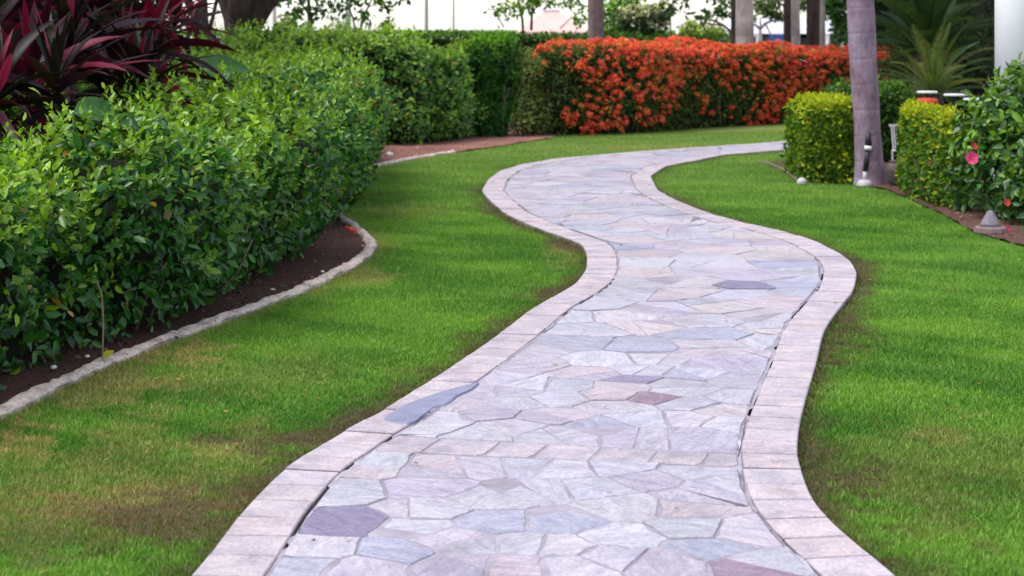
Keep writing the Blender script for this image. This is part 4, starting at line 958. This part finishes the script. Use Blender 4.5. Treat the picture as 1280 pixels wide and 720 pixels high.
front = np.where((px < 1278) & (px > 1150), -P[:, 1] + fr[2][:, 1] * -.3, -99); ix = np.argsort(-front)[:220]; m_ = np.ones(len(P), bool); m_[ix] = False
leaf_objects(rt, P[ix], tuple(f[ix] for f in fr), L[ix], W[ix], c[ix], M_LEAF, LT8)
tag(link('foliage', leaf_mesh('foliage', P[m_] - np.array(rt.location), tuple(f[m_] for f in fr), L[m_], W[m_], c[m_], M_LEAF, LT8), rt), kind='stuff')
for k in range(9):
    a = bl[k % len(bl)]; mb = MB(); b = Vector((4.25 + random.uniform(-.2, .2), 14.6 + random.uniform(-.2, .2), -.01)) - Vector(rt.location); e = Vector(a[:3]) - Vector(rt.location) + Vector((random.uniform(-.1, .1), random.uniform(-.1, .1), random.uniform(0, .2)))
    mb.tube([b, (b + e) / 2 + Vector((random.uniform(-.06, .06), 0, .05)), e], [.014, .011, .006], 6); mb.build('stem', M_TWIG, rt, smooth=True)
def bloom(c):
    V = [(0, 0, 0)]; F = []; T = [np.array(c) * .6]
    for k in range(5):
        a = k * 1.2566; o = len(V)
        for rr, da, z in ((.42, -.62, .32), (.42, .62, .36), (.92, -.56, .50), (.92, .56, .54), (1.04, 0, .44), (.6, 0, .26)):
            V.append((rr * math.cos(a + da), rr * math.sin(a + da), z)); T.append(np.array(c) * random.uniform(.85, 1.15))
        F += [(0, o, o + 5), (0, o + 5, o + 1), (o, o + 2, o + 5), (o + 5, o + 3, o + 1), (o + 2, o + 4, o + 5), (o + 5, o + 4, o + 3)]
    o = len(V); V += [(.05, 0, .1), (-.03, .05, .1), (-.03, -.05, .1), (.04, 0, 1.1), (-.02, .03, 1.1), (-.02, -.03, 1.1)]; T += [(.8, .5, .15)] * 6; F += [(o, o + 1, o + 4, o + 3), (o + 1, o + 2, o + 5, o + 4), (o + 2, o, o + 3, o + 5), (o + 3, o + 4, o + 5)]
    return mesh('flower', V, F, M_PETAL, np.array(T), True)
PKB, RDB = bloom((.85, .06, .25)), bloom((.60, .07, .05))
for px, py, Y, me, s in ((1214, 198, 13.75, PKB, .052), (1217, 183, 13.85, RDB, .03), (1256, 290, 13.25, PKB, .045), (1235, 270, 13.35, RDB, .025), (1258, 253, 13.2, RDB, .03)):
    o = link('flower', me, rt, at(px, py, Y) - Vector(rt.location), (R(75), R(random.uniform(-25, 25)), R(random.uniform(-20, 20))), s)

# ------------------------------------------------------------------ white column and porch at right
cb = at(1243, 60, 16.5); root = empty('porch_column', (cb.x + .295, 16.72, 0), 'smooth white porch column at the right picture edge', 'column')
mb = MB(); mb.lathe([(.225, .16), (.225, 3.5)], n=40); mb.build('shaft', M_WHITE, root, smooth=True)
mb = MB(); mb.lathe([(.29, 0), (.29, .10), (.26, .13), (.24, .158)], n=40); mb.build('base', M_WHITE, root)
mb = MB(); mb.box((0, 0, 3.56), (.56, .56, .12)); mb.build('capital', M_WHITE, root)

# ------------------------------------------------------------------ small right-hand objects
p = G(1081, 233.5); root = empty('garden_light', (p[0], p[1], 0), 'slim black garden spotlight on white base in front of the palm trunk', 'garden light')
mb = MB(); mb.lathe([(.075, 0), (.08, .02), (.07, .05), (.045, .07)], n=18); mb.build('base', M_GREYPOST, root, smooth=True)
mb = MB(); mb.tube([(.0, 0, .05), (.006, 0, .15)], [.024, .024], 12); mb.build('collar', M_GREYPOST, root, smooth=True)
mb = MB(); mb.tube([(.006, 0, .15), (.03, 0, .36)], [.026, .026], 12); mb.build('post', M_DARKMET, root, smooth=True)
mb = MB(); mb.tube([(.03, 0, .36), (.034, 0, .40)], [.037, .037], 14); mb.build('band', M_WHITE, root, smooth=True)
mb = MB(); mb.tube([(.034, 0, .402), (.036, .01, .46), (.04, .02, .53)], [.034, .034, .03], 14); mb.build('lamp_head', M_DARKMET, root, smooth=True)
p = G(1124, 236); root = empty('stone_urn', (p[0], p[1] + .12, 0), 'small rounded brown urn beside the base of the palm trunk', 'urn')
mb = MB(); mb.lathe([(.05, .0), (.075, .05), (.10, .12), (.105, .18), (.085, .23), (.06, .245)], n=18); mb.build('body', M_POT, root, smooth=True)
mb = MB(); mb.lathe([(.066, .247), (.07, .262), (.05, .264)], n=18); mb.build('rim', M_POT, root, smooth=True)
p = G(1238, 293); root = empty('cone_light', (p[0], p[1], 0), 'pale cone shaped garden light on a flat stone under the hibiscus', 'garden light')
mb = MB(); mb.lathe([(.08, .066), (.07, .085), (.026, .17), (.012, .18)], n=20); mb.build('cone', M_CONE, root, smooth=True)
mb = MB(); mb.lathe([(.115, .0), (.125, .02), (.12, .05), (.10, .0645)], n=11); o = mb.build('base', M_BARKR, root)
p = G(1000, 229.5); mb = MB(); mb.lathe([(.035, -.01), (.052, .015), (.05, .04), (.03, .062), (.012, .07)], n=9); o = mb.build('rock', M_GREYPOST, None, (p[0] + .0, p[1] - .12, 0)); tag(o, 'small white rock on the lawn at the foot of the square hedge', 'rock')
ec = smooth_curve(np.array([G(x, y) for x, y in ((950, 203), (965, 207), (980, 214), (992, 223), (1000, 229))]), .06, .08); mb = MB()
mb.tube([(q[0], q[1], .012) for q in ec], .014, 6); o = mb.build('lawn_edging', M_BARKR); tag(o, 'thin grey edging strip half sunk in the lawn beside the square hedge', 'edging')

# white chair glimpsed between the hedges
p = at(1122, 170, 19.3); root = empty('garden_chair', (p.x, 19.3, 0), 'white slatted garden chair glimpsed through the gap between the hedges', 'chair', rz=R(20))
for k in range(5):
    mb = MB(); mb.box((-.16 + .08 * k, .03, .66), (.035, .014, .50), 0, R(-10)); mb.build('slat', M_STAINW, root)
mb = MB(); mb.box((0, .079, .925), (.46, .02, .05)); mb.build('back_rail', M_STAINW, root)
root.scale = (.36, .45, .52)
mb = MB(); mb.box((0, -.21, .405), (.44, .42, .025)); mb.build('seat', M_STAINW, root)
for x in (-.2, .2):
    for y in (-.39, -.03): mb = MB(); mb.box((x, y, .196), (.035, .035, .392)); mb.build('leg', M_STAINW, root)
# white stools
for i, (px, py, Y, wd, lab) in enumerate(((1159, 114, 21.6, 27, 'small white topped table in front of the cycad, highest of the three'), (1193, 117.5, 21.0, 28, 'middle one of three small white topped tables behind the right hedge'), (1217, 123, 20.0, 27, 'lowest white topped table, nearest the hibiscus'))):
    p = at(px, py, Y); r = wd / 2 / FPX * Y; root = empty('side_table', (p.x, p.y, 0), lab, 'table', 'white tables behind the hedge')
    mb = MB(); mb.lathe([(r * .90, p.z - .022), (r * .94, p.z - .016), (r * .94, p.z - .004), (r * .91, p.z)], n=24); mb.build('table_top', M_WHITE, root, smooth=False)
    mb = MB(); mb.lathe([(.02, .031), (.02, p.z - .024)], n=10); mb.build('pedestal', M_DARKMET, root, smooth=True)
    mb = MB(); mb.lathe([(r * .8, 0), (r * .8, .02), (.05, .03)], n=20); mb.build('foot', M_DARKMET, root)
p = at(1156, 124, 21.3); root = empty('stool', (p.x, p.y - .12, 0), 'stool with bright red cushion below the highest white table top', 'stool')
mb = MB(); mb.lathe([(.10, p.z - .09), (.13, p.z - .08), (.135, p.z - .02), (.11, p.z + .015)], n=18); mb.build('cushion', M_RED, root, smooth=True)
for a in range(3): mb = MB(); mb.tube([(.11 * math.cos(a * 2.1), .11 * math.sin(a * 2.1), 0), (.07 * math.cos(a * 2.1), .07 * math.sin(a * 2.1), p.z - .085)], .012, 6); mb.build('leg', M_DARKMET, root)

# ------------------------------------------------------------------ background trunks, poles, trees
BZ = 0.0
def rows(x0b, x1b, x0t, x1t): return [(110, x0b, x1b), (52, x0b + (x0t - x0b) * .6, x1b + (x1t - x1b) * .6), (0, x0t, x1t)]
palm_trunk('palm_tree', 'brown palm trunk alone behind the left half of the red flowers', 30.0, rows(736, 758, 734.5, 754.5), M_BARKR, 'palm trunks behind the red flowers', .3, True, 0, 2.4, 6.5)
palm_trunk('palm_tree', 'thickest pale pinkish palm trunk behind the red flowers', 30.5, rows(919, 944, 919.5, 941.5), M_BARKP, 'palm trunks behind the red flowers', .35, True, 0, 2.4, 7)
palm_trunk('palm_tree', 'thin dark trunk touching the left side of the thickest pale trunk', 31.5, rows(912, 923, 914, 922), M_BARK, 'palm trunks behind the red flowers', .35, True, 0, 2.2, 6)
palm_trunk('palm_tree', 'pale trunk half hidden behind a dark mossy trunk right of the frangipani', 32, rows(984, 1001.5, 985, 999.5), M_BARKP, 'palm trunks behind the red flowers', .35, True, 0, 2.2, 7)
palm_trunk('palm_tree', 'dark mossy trunk standing against a pale trunk', 31.2, rows(979, 990, 979.5, 988.5), M_BARK, 'palm trunks behind the red flowers', .4, True, 0, 2.0, 6.4)
palm_trunk('palm_tree', 'blackish trunk nearest to the purple palm in the background', 31.4, rows(1008, 1023.5, 1008, 1025), M_BARK, 'palm trunks behind the red flowers', .4, True, 0, 2.2, 6.6)
palm_trunk('palm_tree', 'slim whitish trunk just right of the blackish trunk', 33.5, rows(1022, 1033, 1021, 1031), M_BARKP, 'palm trunks behind the red flowers', .4, True, 0, 2.0, 6.2)
for nm, px, wd, Y, m_, top, lab in (('post', 343, 5.5, 38, M_PINKPOST, 5, 'thin pinkish post against the white sky right of the forked tree'), ('post', 533, 5, 40, M_GREYPOST, 5.5, 'grey post with a leafy sprig at its foot above the far hedge'),
                                    ('post', 567, 2.6, 40, M_GREYPOST, 5.5, 'thinnest grey post above the far hedge'), ('post', 435, 8, 42, M_GREYPOST, 5.5, 'pale lilac post behind the sparse tree'), ('post', 848.5, 7.5, 36, M_WHITE, 1.95, 'short bright white post behind the red flowers')):
    p = at(px, 60, Y); root = empty(nm, (p.x, Y, -.3), lab, 'post', 'posts against the sky'); mb = MB(); r = wd / 2 / FPX * Y
    mb.tube([(0, 0, .1), (0, 0, top)], [r, r * .92], 14); mb.build('shaft', m_, root, smooth=True)
    mb = MB(); mb.lathe([(r * 1.8, -.2), (r * 1.8, .06), (r * 1.2, .099)], n=14); mb.build('footing', m_, root)
def bt(label, Y, bx, stems, blobs_px, n, size, asp, dark, light, young, yp, bark=M_TWIG, hollow=.05, name='tree', cat='tree', group='small trees in the background'):
    """background tree placed by where its stems and leaf clumps stand"""
    base = (at(bx, 60, Y).x, Y, 0)
    limbs = [([base if i == 0 else A(s[0][0], s[0][1], Y)] + [A(x, y, Y) for x, y in s[1 if i else 0:]], list(np.linspace(r0, r0 * .45, len(s) + (1 if i == 0 else 0)))) for i, (s, r0) in enumerate(stems)]
    bl = [(*A(x, y, Y + random.uniform(-.3, .3)), rx / FPX * Y, max(.25, rx / FPX * Y * .8), ry / FPX * Y) for x, y, rx, ry in blobs_px]
    return tree(name, label, base, limbs, bl, n, size, asp, dark, light, young, yp, bark, M_LEAFM, LT4, hollow, group, cat, .7)
bt('sparse dark leaved tree against the white sky above the long hedge', 29, 388, [([(388, 60), (387, 30), (386, 5), (384, -60)], .05), ([(387, 20), (372, -4), (355, -30)], .02), ([(388, 24), (405, 0), (425, -30)], .02)],
   [(372, 10, 26, 22), (410, 8, 30, 20), (440, 0, 22, 16), (360, 28, 16, 9), (385, -30, 55, 25), (345, -5, 14, 14)], 560, .115, .55, (.02, .075, .03), (.06, .15, .04), (.16, .27, .05), .25)
bt('small tree with drooping bright leaf clump right of the sparse dark tree', 28, 452, [([(448, 60), (441, 22), (434, 4), (425, -40)], .022), ([(449, 42), (456, 18), (466, -4), (480, -40)], .02)],
   [(481, 6, 18, 9), (486, 28, 9, 9), (470, -10, 24, 12), (455, 20, 10, 10), (430, -30, 40, 20), (505, -4, 12, 8)], 420, .12, .5, (.02, .08, .015), (.08, .2, .02), (.24, .36, .04), .4)
bt('thin stemmed tree with light yellow green leaves in front of the pink roof', 33, 657, [([(655, 60), (653, 25), (648, 0), (640, -50)], .035), ([(664, 38), (665, 15), (668, -5), (672, -50)], .028), ([(630, 34), (615, 8), (602, -12)], .012), ([(700, 36), (712, 24), (726, 14)], .012)],
   [(630, 12, 20, 14), (655, 6, 22, 14), (680, 0, 24, 10), (712, 0, 20, 12), (724, 22, 14, 14), (650, -30, 60, 20)], 1000, .11, .5, (.06, .15, .02), (.17, .30, .04), (.42, .50, .10), .5)
bt('bright yellow green bush just right of the brown palm trunk', 34, 765, [([(765, 60), (766, 40), (768, 20)], .04)], [(765, 15, 18, 20), (775, 38, 16, 14), (758, 40, 12, 16), (790, -4, 16, 14)], 900, .12, .5, (.05, .17, .02), (.16, .34, .03), (.36, .50, .08), .5, hollow=.3, name='bush', cat='bush')
bt('variegated bush with cream and dark leaves beside the white post', 33.5, 805, [([(806, 60), (805, 40), (804, 20)], .04)], [(800, 20, 28, 18), (815, 34, 20, 16), (785, 26, 14, 16), (828, 16, 14, 14)], 1500, .10, .5, (.02, .05, .025), (.06, .11, .04), (.66, .64, .34), .75, hollow=.35, name='bush', cat='bush')
bt('feathery lime green bush between the white post and the thick pale trunk', 34, 880, [([(880, 60), (880, 42), (880, 30)], .04)], [(880, 42, 28, 14), (862, 40, 12, 16), (898, 48, 18, 12)], 1300, .11, .35, (.06, .14, .03), (.20, .32, .05), (.46, .52, .12), .6, hollow=.3, name='bush', cat='bush')
bt('dark drooping leaved sapling above the white post', 33, 838, [([(838, 60), (838, 20), (842, -5), (848, -40)], .02)], [(838, 8, 12, 14), (857, 8, 6, 12), (848, -10, 18, 12)], 130, .14, .4, (.02, .06, .03), (.05, .11, .05), (.1, .2, .06), .2)
bt('spreading tree with bare branches and green tufts left of the thick pale trunk', 32.5, 912, [([(915, 60), (912, 38), (905, 32), (893, 26), (878, 22)], .035), ([(905, 32), (890, 30), (876, 27)], .02)], [(880, 22, 10, 5), (893, 17, 14, 5), (905, 12, 12, 10), (905, -10, 26, 14)], 420, .12, .45, (.03, .09, .03), (.09, .18, .04), (.2, .3, .05), .3)
bt('small frangipani tree with bare forking branches in front of the white building', 34, 953, [([(954, 70), (951, 50), (950, 36)], .06), ([(950, 36), (944, 31), (936, 27)], .03), ([(950, 36), (957, 29), (966, 26), (978, 25)], .032), ([(951, 36), (950, 24), (956, 18)], .02), ([(957, 30), (963, 42), (966, 48)], .018)], [(962, 14, 14, 7), (975, 18, 10, 7), (950, 8, 10, 8), (940, 26, 5, 5), (965, 2, 26, 8), (1000, 4, 18, 10)], 620, .12, .45, (.05, .09, .03), (.14, .20, .07), (.30, .32, .12), .4, M_BARKP)
bt('green leaved tree between the whitish trunk and the purple palm', 36, 1046, [([(1046, 70), (1046, 40), (1045, 10), (1044, -30)], .06)], [(1045, 10, 16, 14), (1052, 30, 12, 12), (1036, 0, 16, 12), (1050, -12, 24, 14), (1052, 44, 10, 6), (1018, -4, 14, 10)], 2800, .13, .45, (.03, .10, .03), (.10, .22, .04), (.30, .38, .05), .3, hollow=.2)
# small dark shrub on top beside the tree trunk
bt('small bush with a few blackish leaves at the foot of the forked tree', 26.3, 328, [([(328, 70), (328, 52)], .02)], [(326, 46, 12, 8), (315, 50, 10, 9), (340, 42, 8, 6)], 240, .12, .5, (.012, .03, .02), (.05, .13, .02), (.1, .2, .02), .3, name='bush', cat='bush')

# ------------------------------------------------------------------ far buildings
def wall_window(root, x, z, y, wd, h, m_):
    mb = MB(); mb.box((x, y, z), (wd, .06, h)); return mb.build('window', m_, root)
Y = 95.0; k = Y / FPX
c = at(690, 40, Y); root = empty('pavilion', (c.x, Y, -2.6), 'small pavilion with a pink hipped roof far behind the hedge', 'pavilion')
e = c.z + 2.6 + .0; wv = 42 * k; mb = MB(); mb.box((0, 1.6, e / 2), (wv * 1.8, 3.0, e - .02)); mb.build('wall', M_PINKPOST, root)
t = e + 26 * k; rr = [(-wv * 1.05, -.3, e), (wv * 1.05, -.3, e), (wv * 1.05, 3.5, e), (-wv * 1.05, 3.5, e), (-10 * k, 1.3, t), (10 * k, 1.3, t), (10 * k, 1.9, t), (-10 * k, 1.9, t)]
mb = MB(); mb.add(rr, [(0, 1, 5, 4), (1, 2, 6, 5), (2, 3, 7, 6), (3, 0, 4, 7), (4, 5, 6, 7), (3, 2, 1, 0)]); rf_ = mb.build('roof', M_ROOFP, root)
mb = MB(); mb.box((0, 1.6, t + .06), (22 * k, .75, .11)); mb.build('ridge_cap', M_ROOFL, rf_)
for x in (-wv * .45, wv * .45): wall_window(root, x, e - 1.2, .06, .7, 1.1, M_DARK)
Y = 80.0; k = Y / FPX
c = at(1005, 42, Y); root = empty('white_building', (c.x, Y, -2.6), 'long low white building with lilac roof glimpsed between the palm trunks', 'building'); e = c.z + 2.6
mb = MB(); mb.box((0, 3, e / 2), (180 * k, 6, e - .02)); mb.build('wall', M_WHITE, root)
mb = MB(); mb.add([(-95 * k, -.8, e), (95 * k, -.8, e), (95 * k, 6.5, e), (-95 * k, 6.5, e), (-80 * k, 2.4, e + 20 * k), (80 * k, 2.4, e + 20 * k), (80 * k, 3.4, e + 20 * k), (-80 * k, 3.4, e + 20 * k)], [(0, 1, 5, 4), (1, 2, 6, 5), (2, 3, 7, 6), (3, 0, 4, 7), (4, 5, 6, 7), (3, 2, 1, 0)]); mb.build('roof', M_ROOFL, root)
for px, wd, h, m_, z in ((955, 11, 24, M_DARK, 12), (971, 20, 9, M_BLUE, 6), (968, 4, 22, M_DARK, 14), (942, 5, 8, M_DARK, 8), (1004, 9, 30, M_DARK, 15), (1044, 14, 30, M_DARK, 15), (1006, 10, 5, M_DARK, 3)):
    wall_window(root, (px - 1005) * k, e - z * k, -.02 - .012 * (m_ is M_BLUE), wd * k, h * k, m_)

# ------------------------------------------------------------------ litter
RB = bloom((.80, .06, .03))
p = G(438, 290, .045); o = link('fallen_flower', RB, None, (p[0], p[1], .045), (R(20), R(10), 1.0), .055); tag(o, 'red fallen flower lying on the concrete edging at its bend', 'flower')
mb = MB(); pts = [G(90, 415), G(105, 425), G(118, 447), G(124, 461)]; zs = [.42, .34, .14, .05]; yy = [7.9, 7.9, 7.95, 8.0]
a = Vector((*G(128, 463), .05)); mb.tube([a + Vector((-.06, .14, .34)), a + Vector((-.03, .12, .27)), a + Vector((-.012, .07, .13)), a], [.004, .005, .005, .004], 6); o = mb.build('fallen_twig', M_TWIG); tag(o, 'thin pale twig leaning out of the hedge onto the edging', 'twig')
lv = mesh_np('fallen_leaf', LT8[0] * np.array([1, .6, 1]), LT8[1], M_LEAFM, np.tile((.42, .38, .03), (8, 1)), True)
o = link('fallen_leaf', lv, None, (*G(127, 461), .046), (.5, -.5, .8), .075); tag(o, 'yellow leaf on the edging at the end of the pale twig', 'leaf')
o = link('fallen_leaf', lv, None, (*G(48, 512), .03), (.1, 0, 2.0), .05); tag(o, 'small yellow leaf on the lawn beside the near edging', 'leaf')
def pebble(px, py, s, lab, z=.03):
    mb = MB(); mb.lathe([(.3 * s, -.5 * s), (.9 * s, -.1 * s), (s, .2 * s), (.7 * s, .6 * s), (.2 * s, .75 * s)], n=9); p = G(px, py); o = mb.build('pebble', M_STAINW, None, (p[0], p[1], z), smooth=True); tag(o, lab, 'pebble', 'white pebbles in the left bed')
pebble(67, 468, .016, 'white pebble on dark soil near the leaning twig'); pebble(109, 454, .013, 'greyish pebble close to the edging by the yellow leaf'); pebble(403, 346, .014, 'pale pebble in the bed near the tip of the edging'); pebble(487, 197, .05, 'pale pebble on the reddish soil behind the curving edging')
